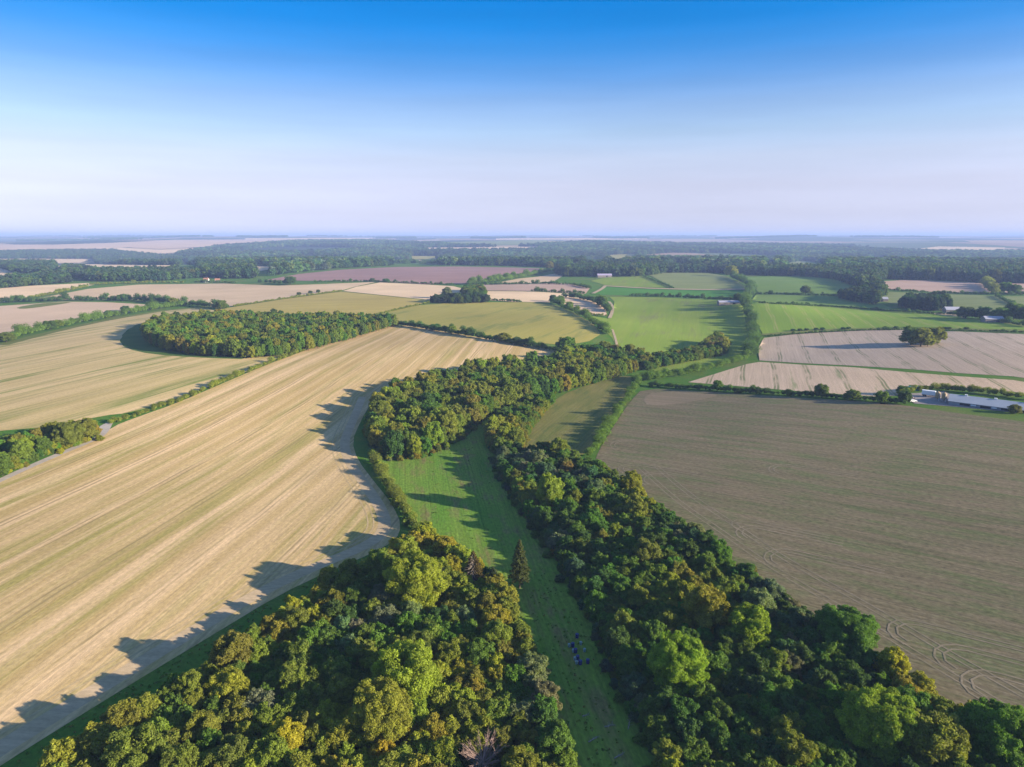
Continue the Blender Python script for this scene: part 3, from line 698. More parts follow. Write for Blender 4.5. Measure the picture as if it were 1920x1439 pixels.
# ------------------------------------------------------------------ woods
def fill_poly(wp, rfun, k=0.66, maxn=4000, seed=1, tries=None):
    """random tree spots inside a world polygon, spaced by their crown radius"""
    g = np.random.default_rng(seed)
    lo, hi = wp.min(0), wp.max(0)
    n = tries or 30000
    xs = g.uniform(lo[0], hi[0], n); ys = g.uniform(lo[1], hi[1], n)
    m = inside(wp, xs, ys); xs, ys = xs[m], ys[m]
    cell = 10.0; grid = {}; out = []
    rs = rfun(g, xs, ys)
    for x, y, r in zip(xs, ys, rs):
        cx, cy = int(x // cell), int(y // cell); ok = True
        for i in (-1, 0, 1):
            for j in (-1, 0, 1):
                for (a, b, c) in grid.get((cx + i, cy + j), ()):
                    if (a - x) ** 2 + (b - y) ** 2 < (k * (r + c)) ** 2: ok = False; break
                if not ok: break
            if not ok: break
        if ok:
            grid.setdefault((cx, cy), []).append((x, y, r)); out.append((x, y, r))
            if len(out) >= maxn: break
    return out
def pick_tint(g, table):
    t = [a for a, _ in table]; w = np.array([b for _, b in table], float)
    return t[g.choice(len(t), p=w / w.sum())]
def patch_tint(g, table, x, y):
    """tint chosen mostly by a slow wave over the wood, so that neighbours share a species"""
    n_ = .5 + .25 * (math.sin(x / 9.1 + 1.3 * math.sin(y / 13.7)) + math.sin(y / 11.3 + 1.7 * math.sin(x / 17.1) + 2)) + g.normal(0, .16)
    w = np.array([b for _, b in table], float); c = np.cumsum(w) / w.sum()
    return table[int(np.searchsorted(c, min(.999, max(0, n_))))][0]
def edge_dist(wp, x, y):
    a = wp; b = np.roll(wp, -1, 0); p = np.array([x, y])
    ab = b - a; t = np.clip(((p - a) * ab).sum(1) / ((ab ** 2).sum(1) + 1e-9), 0, 1)
    return np.linalg.norm(a + ab * t[:, None] - p, axis=1).min()

WOODS = {
 'left': dict(px=[(60, 1600), (75, 1500), (262, 1375), (390, 1283), (532, 1178), (612, 1122), (705, 1066), (795, 1022), (850, 1045), (925, 1095), (955, 1170), (1000, 1265), (1030, 1350), (1062, 1450), (1070, 1580)],
     where='wood left of the meadow', r=(2.2, 3.8), hk=(2.1, 2.5), k=0.54, tints=[(T_YELLOW, .5), (T_GOLD, 3.6), (T_OLIVE, 5.4), (T_GREEN, 2.5), (T_DARK, .8), (T_GREY, .5)], big=.06),
 'right': dict(px=[(930, 862), (962, 930), (1022, 1010), (1072, 1090), (1128, 1180), (1168, 1280), (1212, 1370), (1252, 1450), (1290, 1600), (2080, 1600), (2080, 1480), (1920, 1402), (1790, 1365), (1690, 1297), (1600, 1232), (1500, 1163), (1380, 1088), (1280, 1003), (1190, 942), (1110, 880), (1040, 862), (985, 855)],
     where='wood right of the meadow', r=(1.9, 3.5), hk=(2.1, 2.5), k=0.53, tints=[(T_GOLD, 1.0), (T_OLIVE, 3.2), (T_GREEN, 4.5), (T_DARK, 3), (T_BLUE, 1.2), (T_GREY, .9)], big=.07),
 'neck': dict(px=[(912, 842), (920, 806), (945, 780), (1000, 754), (1042, 746), (1012, 785), (988, 812), (978, 850), (945, 862)],
     where='belt between meadow and dry pasture', r=(1.8, 3.4), hk=(2.0, 2.6), k=0.62, tints=[(T_GOLD, 1.6), (T_OLIVE, 3.4), (T_GREEN, 3)], big=.05),
 'mid': dict(px=[(694, 832), (697, 785), (722, 755), (780, 735), (850, 722), (880, 706), (960, 696), (1040, 688), (1082, 672), (1120, 664), (1160, 674), (1225, 684), (1185, 700), (1100, 722), (1020, 745), (960, 765), (910, 785), (870, 812), (815, 848), (772, 856), (725, 862), (704, 852)],
     where='wood at the head of the meadow', r=(3.2, 5.2), hk=(2.3, 2.8), k=0.56, tints=[(T_BRIGHT, 1.0), (T_GOLD, 1.6), (T_OLIVE, 5), (T_GREEN, 4), (T_DARK, 1.2)], big=0),
 'copse': dict(px=[(-60, 885), (20, 842), (80, 822), (120, 812), (182, 812), (172, 824), (120, 842), (60, 866), (0, 895), (-60, 922)],
     where='copse by the farm track', r=(2.2, 3.8), hk=(1.9, 2.4), k=0.60, tints=[(T_YELLOW, .4), (T_GOLD, 3), (T_OLIVE, 4), (T_GREEN, 2)], big=0),
}
# trees that stand out, placed one by one: base pixel, height, radius, tint, label, wood they belong to
HERO = [
 ((780, 1150), 15.5, 8.6, T_BRIGHT, 'huge bright yellow green oak with billowing crown in the left wood', 'left'),
 ((765, 1335), 14.0, 7.6, T_BRIGHT, 'large bright green oak in the middle of the left wood', 'left'),
 ((715, 1400), 12.5, 6.2, T_BRIGHT, 'bright green tree just before the second large oak', 'left'),
 ((838, 1062), 9.0, 4.4, T_YELLOW, 'golden willow at the top tip of the left wood', 'left'),
 ((930, 1200), 8.5, 4.0, T_GOLD, 'golden tree on the meadow edge below the conifers', 'left'),
 ((1000, 1290), 8.0, 3.8, T_GREY, 'grey green tree on the meadow edge of the left wood', 'left'),
 ((430, 1330), 8.5, 4.2, T_GOLD, 'rounded golden tree at the stubble edge of the left wood', 'left'),
 ((590, 1180), 6.5, 2.6, T_YELLOW, 'small yellow tree at the stubble edge', 'left'),
 ((1032, 965), 15.0, 5.0, T_BRIGHT, 'tall pale green tree rising from the upper right wood', 'right'),
 ((1063, 900), 7.5, 3.2, T_RUSSET, 'russet brown tree near the top of the right wood', 'right'),
 ((1183, 930), 9.5, 4.6, T_GOLD, 'golden green round tree at the corner of the grey stubble field', 'right'),
 ((1578, 1228), 11.5, 7.2, T_GREEN, 'broad glossy green oak bulging into the grey stubble field', 'right'),
 ((1268, 1310), 14.0, 6.4, T_BRIGHT, 'large pale yellow green ash in the middle of the right wood', 'right'),
 ((1400, 1225), 12.0, 5.2, T_BRIGHT, 'yellow green tree left of the broad glossy oak', 'right'),
 ((1318, 1195), 13.0, 5.6, T_GOLD, 'tall golden olive tree in the central right wood', 'right'),
 ((1420, 1175), 10.0, 4.2, T_GREY, 'pale grey green tree behind the broad glossy oak', 'right'),
 ((1665, 1282), 8.5, 3.6, T_YELLOW, 'yellowish tree on the outer edge of the right wood', 'right'),
 ((1640, 1420), 13.0, 6.6, T_BRIGHT, 'large vivid green tree with a yellow top in the lower right wood', 'right'),
 ((1860, 1440), 13.0, 6.4, T_GREEN, 'large green tree at the lower right corner', 'right'),
 ((1740, 1450), 12.0, 6.0, T_OLIVE, 'large olive tree beside the lower right corner tree', 'right'),
 ((1210, 1080), 11.0, 4.6, T_OLIVE, 'tall olive tree lit on its top in the upper right wood', 'right'),
 ((1110, 1010), 10.0, 4.2, T_GREEN, 'green tree standing proud near the meadow edge of the right wood', 'right'),
 ((945, 830), 8.0, 3.8, T_BRIGHT, 'bright green tree where the belt meets the meadow', 'neck'),
 ((812, 845), 13.5, 5.2, T_BRIGHT, 'bright yellow green tree at the meadow head', 'mid'),
 ((838, 822), 14.5, 5.2, T_GOLD, 'tall golden green tree at the meadow head', 'mid'),
 ((777, 858), 9.5, 3.8, T_BRIGHT, 'lower bright green tree at the meadow corner', 'mid'),
 ((712, 800), 13.5, 6.0, T_OLIVE, 'broad olive tree at the stubble corner of the middle wood', 'mid'),
 ((738, 770), 12.5, 5.6, T_BRIGHT, 'light green tree on the stubble side of the middle wood', 'mid'),
 ((725, 848), 8.5, 4.4, T_OLIVE, 'low olive tree at the lower corner of the middle wood', 'mid'),
 ((130, 838), 11.0, 6.2, T_OLIVE, 'broad domed olive tree in the copse by the farm track', 'copse'),
 ((165, 826), 10.0, 5.2, T_OLIVE, 'domed tree at the track end of the copse', 'copse'),
 ((40, 862), 9.0, 5.0, T_GOLD, 'golden tree at the left edge of the copse', 'copse'),
]
EXCL = [(P(888, 1100), 4.0), (P(905, 1472), 4.0)]
hero_spots = {}
for (bp, hh, rr, tt, lb, wd) in HERO:
    hero_spots.setdefault(wd, []).append((*P(*bp), rr))
    place_tree('broadleaf_tree', P(*bp), hh, rr, tt, lb)
cand = []
for wk, W in WOODS.items():
    wp = world_poly(W['px'], 1); W['wp'] = wp
    g = np.random.default_rng(hash(wk) % 1000 if False else {'left': 3, 'right': 4, 'neck': 5, 'mid': 6, 'copse': 8}[wk])
    def rf_(g_, x, y, W=W):
        r = g_.uniform(*W['r'], len(x)); b = g_.random(len(x)) < W['big']; r[b] *= 1.45; return r
    for (x, y, r) in fill_poly(wp, rf_, W['k'], 4000, int(g.integers(1000)), 60000):
        if any((x - a) ** 2 + (y - b) ** 2 < (0.62 * (r + c)) ** 2 for a, b, c in hero_spots.get(wk, ())): continue
        if any((x - e_[0]) ** 2 + (y - e_[1]) ** 2 < (c_ + r * .6) ** 2 for e_, c_ in EXCL): continue
        hgt = r * g.uniform(*W['hk']); z = h1(x, y)
        px, py, dep = proj(x, y, z + hgt)
        if dep < 20 or px < -160 or px > 2080 or py > 1500: continue
        cand.append(dict(w=wk, x=x, y=y, z=z, r=r, h=hgt, t=patch_tint(g, W['tints'], x, y), px=px, py=py, a=r / dep * (1 if 0 <= px <= 1920 and py < 1435 else .3)))
cand.sort(key=lambda c: -c['a'])
N_IND = 300 - len(HERO)
MARKS = [((780, 1085), 'the huge bright oak'), ((770, 1250), 'the second large oak'), ((838, 1015), 'the golden willow'), ((888, 1050), 'the ragged conifer'), ((905, 1420), 'the bare grey tree'), ((430, 1290), 'the rounded golden edge tree'),
         ((200, 1439), 'the bottom left corner'), ((600, 1439), 'the bottom picture edge'), ((1000, 1250), 'the meadow drums'), ((600, 1250), 'the stubble corner'),
         ((1028, 915), 'the tall pale green tree'), ((1063, 868), 'the russet tree'), ((1183, 892), 'the golden corner tree'), ((1578, 1170), 'the broad glossy oak'), ((1268, 1240), 'the large pale ash'), ((1310, 1140), 'the tall golden olive tree'),
         ((1660, 1350), 'the vivid green tree'), ((1850, 1380), 'the lower right corner'), ((1400, 1439), 'the bottom picture edge'), ((1120, 1220), 'the blue drums'), ((1000, 1060), 'the lone conifer'), ((1420, 1060), 'the wheel loops'), ((1480, 1300), 'the dark hollow'),
         ((812, 800), 'the bright meadow head tree'), ((712, 770), 'the broad stubble corner tree'), ((1000, 680), 'the stubble hedge end'), ((1180, 680), 'the dry pasture top'), ((130, 800), 'the domed copse tree'), ((930, 800), 'the bright belt tree')]
WSHORT = {'left': 'left wood', 'right': 'right wood', 'neck': 'belt', 'mid': 'middle wood', 'copse': 'copse'}
used_labels = {}
def near_label(c):
    cy = c['py'] + 12
    k = min(range(len(MARKS)), key=lambda i: (MARKS[i][0][0] - c['px']) ** 2 + (MARKS[i][0][1] - cy) ** 2)
    dx = c['px'] - MARKS[k][0][0]; dy = cy - MARKS[k][0][1]; d = math.hypot(dx, dy)
    if abs(dx) > 2.2 * abs(dy): w_ = 'left of' if dx < 0 else 'right of'
    elif abs(dy) > 2.2 * abs(dx): w_ = 'behind' if dy < 0 else 'before'
    else: w_ = ('behind-left of' if dx < 0 else 'behind-right of') if dy < 0 else ('before-left of' if dx < 0 else 'before-right of')
    far = 'just ' if d < 70 else '' if d < 140 else 'well '
    sz = 'small' if c['r'] < 2.6 else 'medium' if c['r'] < 3.3 else 'large'
    return '%s %s tree in %s, %s%s %s' % (sz, TN[c['t']], WSHORT[c['w']], far, w_, MARKS[k][1])
ind = cand[:N_IND]
for c in ind: c['lb'] = near_label(c)
for lb_ in set(c['lb'] for c in ind):
    same = sorted([c for c in ind if c['lb'] == lb_], key=lambda c: c['px'])
    if len(same) > 1:
        for k, c in enumerate(same): c['lb'] = ('leftmost ' if k == 0 else 'rightmost ' if k == len(same) - 1 else ['second', 'third', 'fourth', 'fifth', 'sixth'][min(4, k - 1)] + ' leftmost ') + c['lb']
for c in ind:
    W = WOODS[c['w']]
    lb = c['lb']
    place_tree('broadleaf_tree', (c['x'], c['y']), c['h'], c['r'], c['t'], lb, 'trees of the ' + W['where'])
rest = cand[N_IND:]
print('candidates', len(cand), {k: sum(c['w'] == k for c in cand) for k in WOODS}, 'individual', {k: sum(c['w'] == k for c in cand[:N_IND]) for k in WOODS})
def stuff_trees(items, name, label, coll, r0, h0):
    if not items: return
    pos = [(c['x'], c['y'], c['z']) for c in items]
    scl = [(c['r'] / r0, c['r'] / r0, c['h'] / h0) for c in items]
    tint = [[k * random.uniform(.84, 1.16) for k in c['t']] for c in items]
    scatter(name, coll, pos, scl, tint, label, 'woodland')
for wk, nm, lb in (('left', 'woodland', 'remaining tree mass of the wood left of the meadow'), ('right', 'woodland', 'remaining tree mass of the wood right of the meadow'),
                   ('neck', 'woodland', 'tree mass of the belt between meadow and dry pasture'), ('copse', 'woodland', 'remaining tree mass of the copse by the farm track'), ('mid', 'woodland', 'tree mass of the wood at the head of the meadow')):
    it = [c for c in rest if c['w'] == wk]
    if wk in ('mid',): stuff_trees(it, nm, lb, V_MID, 5.0, 11.5)
    else:
        sm = [c for c in it]
        stuff_trees(sm, nm, lb, V_SMALL, 3.0, 7.8)
# undergrowth filling the gaps
def undergrowth(wks, label, r=(1.0, 2.0), tints=((T_OLIVE, 3), (T_GREEN, 3), (T_DARK, 2), (T_GOLD, 1.2)), seed=1, k=.75, hk=(1.3, 2.2)):
    g = np.random.default_rng(seed); pos, scl, tin = [], [], []
    for wk in wks:
        for (x, y, rr) in fill_poly(WOODS[wk]['wp'], lambda g_, x_, y_: g_.uniform(*r, len(x_)), k, 4000, seed, 40000):
            pos.append((x, y, h1(x, y) - .1)); hh = rr * g.uniform(*hk); scl.append((rr / 2, rr / 2, hh / 3.4)); t = pick_tint(g, tints); tin.append([q * g.uniform(.8, 1.2) for q in t])
    scatter('undergrowth', V_BUSH, pos, scl, tin, label, 'undergrowth')
undergrowth(['left'], 'bramble undergrowth below the trees of the left wood', seed=11)
undergrowth(['right', 'neck'], 'bramble undergrowth below the trees of the right wood', seed=12)
undergrowth(['mid', 'copse'], 'scrub below the trees of the middle wood', (1.3, 2.4), seed=13)
# scrub fringe along the wood edges
def fringe(px, label, n_per_m=.35, spread=2.0, r=(.8, 1.9), seed=1, tints=((T_OLIVE, 3), (T_GREEN, 3), (T_GOLD, 2), (T_GREY, .6))):
    g = np.random.default_rng(seed); ln = resample(world_line(px), 1.0 / n_per_m)
    pos, scl, tin = [], [], []
    for x, y in ln:
        x += g.normal(0, spread); y += g.normal(0, spread); rr = g.uniform(*r)
        pos.append((x, y, h1(x, y) - .1)); scl.append((rr / 2, rr / 2, rr * g.uniform(1.0, 1.7) / 3.4)); t = pick_tint(g, tints); tin.append([q * g.uniform(.8, 1.2) for q in t])
    scatter('edge_scrub', V_BUSH, pos, scl, tin, label, 'scrub')
fringe([(1110, 876), (1190, 935), (1280, 995), (1380, 1080), (1500, 1156), (1600, 1225), (1690, 1288), (1790, 1356), (1920, 1395)], 'low scrub along the outer edge of the right wood', .7, 1.6, seed=21)
fringe([(925, 860), (958, 930), (1015, 1010), (1065, 1090), (1120, 1180), (1160, 1280), (1205, 1370), (1240, 1440)], 'low scrub along the meadow side of the right wood', .6, 1.2, seed=22, tints=((T_GREEN, 3), (T_DARK, 2), (T_BLUE, 2)))
fringe([(700, 856), (725, 864), (772, 860), (815, 852), (870, 817), (910, 790), (960, 770)], 'low scrub below the wood at the meadow head', .6, 1.2, seed=23)
fringe([(0, 888), (60, 864), (120, 842), (172, 826)], 'yellowish scrub between copse and farm track', .5, 2.0, seed=24, tints=((T_GOLD, 3), (T_YELLOW, 1.5), (T_OLIVE, 2)))

# coarse grass tussocks on the meadow and along the field margins
def tussock(seed):
    g = np.random.default_rng(seed); n_ = 26; th = g.uniform(0, 6.28, n_); q = np.sqrt(g.random(n_)) * .32
    p = np.stack([q * np.cos(th), q * np.sin(th), g.uniform(.02, .22, n_)], 1)
    return leaves(p, np.stack([np.cos(th) * .6, np.sin(th) * .6, np.full(n_, .8)], 1), .26, g, .5)
V_TUS = variants('tussock', [(as_mesh('tussock_%d' % k, tussock(600 + k), [LEAF]), None) for k in range(4)])
def tussocks(px, n, label, tints, seed, sz=(.4, 1.1)):
    wp = world_poly(px, 1); g = np.random.default_rng(seed); lo, hi = wp.min(0), wp.max(0); x = g.uniform(lo[0], hi[0], n * 3); y = g.uniform(lo[1], hi[1], n * 3)
    m = inside(wp, x, y) & ((.5 + .5 * np.sin(x / 2.3 + 2 * np.sin(y / 5.1)) * np.sin(y / 3.7 + x / 6.0)) > g.random(len(x)) * .9); x, y = x[m][:n], y[m][:n]; q = g.uniform(*sz, len(x))
    scatter('grass_tussocks', V_TUS, np.stack([x, y, H(x, y)], 1), np.stack([q, q, q * g.uniform(.6, 1.2, len(x))], 1), np.array([pick_tint(g, tints) for _ in x]) * g.uniform(.75, 1.2, (len(x), 1)), label, 'grass')
TGR = [((.14, .23, .03), 4), ((.19, .22, .05), 3), ((.23, .20, .08), 1.5), ((.10, .18, .03), 3)]
tussocks([(1040, 1480), (1010, 1330), (960, 1200), (930, 1090), (1000, 1040), (1070, 1130), (1120, 1230), (1170, 1340), (1220, 1480)], 380, 'coarse grass tussocks on the lower meadow', TGR, 81)
tussocks([(930, 1090), (860, 1010), (780, 940), (730, 870), (800, 845), (900, 800), (930, 880), (1000, 1040)], 120, 'scattered grass tussocks on the upper meadow', TGR, 82)
tussocks([(0, 1440), (150, 1345), (280, 1265), (400, 1193), (520, 1120), (620, 1073), (700, 1040), (745, 1012), (780, 1010), (700, 1060), (600, 1110), (450, 1205), (300, 1310), (100, 1450)], 1500, 'rough grass along the stubble margin', TGR, 83)
# mid-distance woods: too many crowns to count
def wood_mass(name, px, label, r, hk, tints, seed, coll=None, r0=5.0, h0=11.5, k=.6, maxn=6000, tries=60000, hole=()):
    wp = world_poly(px, 0); g = np.random.default_rng(seed)
    sp = fill_poly(wp, lambda g_, x, y: g_.uniform(*r, len(x)), k, maxn, seed, tries)
    pos, scl, tin = [], [], []
    for x, y, rr in sp:
        if any(inside(hw, np.array([x]), np.array([y]))[0] for hw in hole): continue
        pos.append((x, y, h1(x, y) - .2)); hh = rr * g.uniform(*hk); scl.append((rr / r0, rr / r0, hh / h0)); t = pick_tint(g, tints); tin.append([q * g.uniform(.82, 1.18) for q in t])
    scatter(name, coll or V_MID, pos, scl, tin, label, 'wood')
TG = [(T_GREEN, 4), (T_OLIVE, 3), (T_DARK, 2), (T_GOLD, .8)]
T_FAR = (.045, .085, .048)  # leaf colour with the blue of haze mixed in
TD = [(T_FAR, 4), ((.055, .105, .032), 3), ((.09, .14, .032), 2), ((.060, .110, .055), 2)]
wood_mass('round_wood', [(272, 628), (295, 612), (400, 601), (500, 602), (600, 607), (720, 610), (742, 611), (690, 628), (600, 653), (530, 668), (470, 672), (380, 668), (310, 657), (280, 643)],
          'dense round wood between two stubble fields', (2.8, 4.6), (2.5, 3.1), [(T_GOLD, 1.3), (T_OLIVE, 4), (T_GREEN, 4), (T_DARK, 1.2)], 31)
wood_mass('tree_belt', [(1190, 688), (1235, 676), (1290, 668), (1335, 655), (1362, 652), (1360, 664), (1330, 672), (1260, 685), (1215, 696)], 'leafy belt leading from the middle wood to the light green field', (2.4, 4.0), (2.0, 2.5), TG, 32)
wood_mass('copse', [(1322, 662), (1328, 650), (1350, 646), (1362, 652), (1358, 664)], 'golden copse on the lower corner of the light green field', (3.0, 4.2), (2.6, 3.2), [(T_GOLD, 3), (T_OLIVE, 3), (T_RUSSET, 1)], 33)
wood_mass('copse', [(806, 568), (845, 563), (905, 562), (916, 568), (860, 570)], 'dark copse at the top of the olive field', (3.6, 5.2), (1.9, 2.4), TD, 34)
wood_mass('copse', [(866, 552), (880, 545), (905, 545), (908, 556), (880, 557)], 'green copse above the dark copse', (4, 6), (1.8, 2.4), TG, 35)
wood_mass('copse', [(1688, 578), (1700, 570), (1770, 568), (1778, 582), (1745, 584)], 'dark copse on the light green pasture', (5, 7), (2.2, 2.8), TD, 36)
wood_mass('copse', [(1575, 560), (1600, 556), (1650, 558), (1640, 572), (1600, 566)], 'dark copse on the corner of the green pasture', (5, 7), (2.2, 2.9), TD, 37)
wood_mass('far_wood', [(1040, 512), (1060, 507), (1230, 504), (1240, 514), (1200, 519), (1060, 519)], 'dark wood belt behind the barn', (6, 9), (2.0, 2.6), TD, 38, V_FAR, 6, 13)
wood_mass('far_wood', [(1230, 509), (1300, 507), (1400, 509), (1500, 510), (1600, 512), (1660, 518), (1640, 532), (1660, 556), (1640, 552), (1600, 536), (1560, 523), (1500, 518), (1400, 516), (1340, 512), (1240, 512)], 'dark wood belt above the green pastures', (5, 8), (2.1, 2.7), TD, 39, V_FAR, 6, 13)
wood_mass('far_wood', [(1600, 512), (1800, 509), (2000, 507), (2000, 533), (1860, 531), (1760, 526), (1660, 524), (1630, 532)], 'tall dark wood along the far right', (6, 9), (2.3, 2.9), TD, 40, V_FAR, 6, 13)
wood_mass('far_wood', [(-80, 478), (0, 474), (150, 472), (210, 472), (262, 478), (335, 484), (340, 498), (182, 496), (176, 486), (0, 486), (-80, 487)], 'far wood belt at the upper left', (7, 10), (1.5, 2.0), TD, 41, V_FAR, 6, 13)
wood_mass('far_wood', [(-80, 495), (100, 494), (106, 506), (82, 514), (26, 512), (0, 503), (-80, 503)], 'rounded far wood at the left edge', (6, 9), (1.5, 2.1), TD, 42, V_FAR, 6, 13)
wood_mass('far_wood', [(112, 512), (128, 505), (180, 512), (320, 510), (380, 520), (300, 527), (200, 528), (165, 527)], 'far wood belt below the pale fields', (6, 9), (1.5, 2.1), TD, 43, V_FAR, 6, 13)
wood_mass('far_wood', [(-80, 532), (0, 529), (80, 520), (122, 517), (130, 530), (0, 541), (-80, 545)], 'wood belt above the pale left field', (5, 8), (1.5, 2.1), TD, 44, V_FAR, 6, 13)
wood_mass('far_wood', [(372, 512), (375, 500), (420, 496), (470, 505), (478, 522), (430, 523), (385, 520)], 'rounded dark far wood left of the maroon field', (7, 10), (1.7, 2.3), TD, 45, V_FAR, 6, 13)
holes = [FIELDS['cl%d' % i][1] for i in range(10)] + [FIELDS['f36'][1]]
fp = world_poly([(420, 463), (560, 454), (700, 453), (800, 455), (860, 462), (960, 464), (1100, 455), (1300, 460), (1500, 461), (1640, 464), (1750, 473), (2000, 475), (2000, 502), (1640, 508), (1400, 506), (1240, 504), (1060, 503),
                 (960, 498.5), (740, 497.5), (640, 503), (560, 511), (490, 520), (420, 500), (330, 493), (330, 478)], 0)
g_ = np.random.default_rng(50); lo, hi = fp.min(0), fp.max(0); NN = 150000
xs = g_.uniform(lo[0], hi[0], NN); ys = g_.uniform(lo[1], hi[1], NN)
dens = (hi[0] - lo[0]) * (hi[1] - lo[1]) / NN
m_ = inside(fp, xs, ys)
for hw in holes: m_ &= ~inside(hw, xs, ys)
xs, ys = xs[m_], ys[m_]
CLPX = [[(472, 499), (516, 500), (505, 506), (485, 509)], [(1138, 479), (1195, 476), (1192, 485), (1150, 489)], [(1095, 490), (1136, 488), (1134, 494), (1096, 495)], [(1434, 491), (1456, 491), (1456, 497), (1436, 498)],
        [(1470, 494), (1510, 489), (1550, 494), (1545, 501), (1480, 502)], [(768, 480), (822, 481), (818, 487), (772, 487)], [(735, 488), (825, 487), (825, 491), (735, 492)], [(800, 464), (1010, 462), (1012, 466), (800, 468)], [(1620, 482), (1660, 480), (1655, 484), (1630, 485)], [(560, 478), (590, 477), (588, 480), (562, 481)], [(1250, 494), (1290, 493), (1288, 497), (1252, 498)]]
kp = (np.sin(xs / 410 + 1.6 * np.sin(ys / 900)) * np.sin(ys / 520 + xs / 1500 + .8) < .62) | (ys < 3000)
for hh_ in (3.0, 9.0, 15.0):
    qx, qy, _ = proj(xs, ys, H(xs, ys) + hh_)
    for cp in CLPX: kp &= ~inside(np.array(cp, float), qx, qy)
xs, ys = xs[kp], ys[kp]
print('forest trees', len(xs), 'm2 per tree', dens)
rr = g_.uniform(8.5, 13.0, len(xs)); zz = H(xs, ys) - .5
tt = np.array([T_GREEN, T_DARK, T_OLIVE, T_BLUE, T_GREY])[g_.choice(5, len(xs), p=[.36, .26, .18, .14, .06])] * g_.uniform(.45, 1.7, (len(xs), 1)) * np.array([.52, .60, .95]) * (1 + .45 * np.sin(xs / 130 + 2 * np.sin(ys / 310)) * np.sin(ys / 190 + xs / 420))[:, None]  # crowns tinted darker and bluer: distance haze put into the leaf colour
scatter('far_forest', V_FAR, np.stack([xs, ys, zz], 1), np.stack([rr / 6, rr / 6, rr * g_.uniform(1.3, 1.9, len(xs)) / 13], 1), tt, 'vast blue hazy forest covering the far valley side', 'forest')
# hidden strip right behind the maroon crest and thin woods on the horizon ridges
def ridge_line(name, label, x0, x1, y, n, r, seed, wob=60):
    g = np.random.default_rng(seed); x = g.uniform(x0, x1, n); yy = y + g.normal(0, wob, n); q = g.uniform(*r, n)
    scatter(name, V_FAR, np.stack([x, yy, H(x, yy) - 1], 1), np.stack([q / 6, q / 6, q * 1.5 / 13], 1), np.array([T_DARK] * n) * g.uniform(.8, 1.3, (n, 1)), label, 'wood')
ridge_line('far_wood', 'dark tree line just behind the maroon crest', -1100, 330, 2420, 520, (6, 10), 61, 90)
for i, (a, b, d) in enumerate([(-.62, -.44, 9000), (-.40, -.33, 8900), (-.20, -.14, 9100), (-.06, .02, 8800), (.12, .20, 9200), (.30, .44, 9050), (.50, .62, 9000), (-.72, -.55, 7200), (.40, .60, 12300), (-.3, -.05, 12400), (.1, .3, 12500), (-.75, -.5, 12200)]):
    ridge_line('ridge_wood', 'thin wood on the horizon ridge, number %d from nearest to farthest' % i if False else ['wood on the left horizon ridge', 'short wood on the left horizon ridge', 'small wood on the ridge left of centre', 'small wood on the central ridge', 'small wood on the ridge right of centre', 'long wood on the right ridge', 'wood at the right end of the ridge', 'wood at the left end below the ridge', 'farthest wood on the right skyline', 'farthest wood on the left skyline', 'farthest wood on the central skyline', 'farthest wood at the left end of the skyline'][i], a * d, b * d, d, 260, (10, 16), 70 + i, 60)

# ------------------------------------------------------------------ hedges
def hedge(px, h, w, tint, label, seed, gaps=0.0, smooth=1, group=None):
    ln = world_line(px, smooth); d0 = np.hypot(ln[:, 0], ln[:, 1]).mean()
    g = np.random.default_rng(seed)
    size = max(0.34, d0 / 1150.0)
    p = resample(ln, max(w * .42, size * .8))
    C, rs = [], []
    hv = 1.0; lob = []
    for x, y in p:
        if g.random() < gaps: continue
        hv = .45 * hv + .55 * g.uniform(.5, 1.75)
        x += g.normal(0, w * .18); y += g.normal(0, w * .18); z = h1(x, y)
        r_ = w * .5 * g.uniform(.65, 1.25); hh = h * hv
        if g.random() < .10: r_ *= 1.3; hh = h * g.uniform(1.6, 2.3)
        k = max(1, int(round(hh / (r_ * 1.5))))
        for q in range(k):
            rr_ = min(r_, max(hh * .55, .3)); lob.append((x + g.normal(0, .12 * w), y + g.normal(0, .12 * w), z + rr_ * .55 + (hh - rr_ * 1.4) * ((q + .5) / k if k > 1 else .5), rr_))
    lob = np.array(lob); C = lob[:, :3]; rs = lob[:, 3]
    o3 = np.array([p[len(p) // 2][0], p[len(p) // 2][1], h1(*p[len(p) // 2])])
    C = C - o3
    parts = []
    cv, cq = CS1
    for c, rr_ in zip(C, rs): parts.append((cv * rr_ * .74 * (1 + g.normal(0, .1, (8 * 3, 1))) + c, cq, np.full(len(cv), .35)))
    area = (rs ** 2).sum() * 4 * math.pi * .6
    N = int(min(30000, max(80, area / (size * size) * 2.0)))
    li = g.choice(len(C), N, p=rs ** 2 / (rs ** 2).sum()); d = unit(g.normal(0, 1, (N, 3))); d[:, 2] = np.abs(d[:, 2]) * .9 + d[:, 2] * .1
    lv_ = leaves(C[li] + d * (rs[li] * g.uniform(.72, 1.22, N))[:, None], d, size, g); lt_ = g.uniform(0, 1, len(C))
    parts.append((lv_[0], lv_[1], np.repeat(np.clip(lt_[li] * .75 + g.uniform(0, .4, N) - .05, 0, 1), 4)))
    me = as_mesh('hedge', merge(parts), [LEAF])
    o = link('hedge', me); o.location = o3; o['tint'] = list(tint)
    return tag(o, label, 'hedge', group)
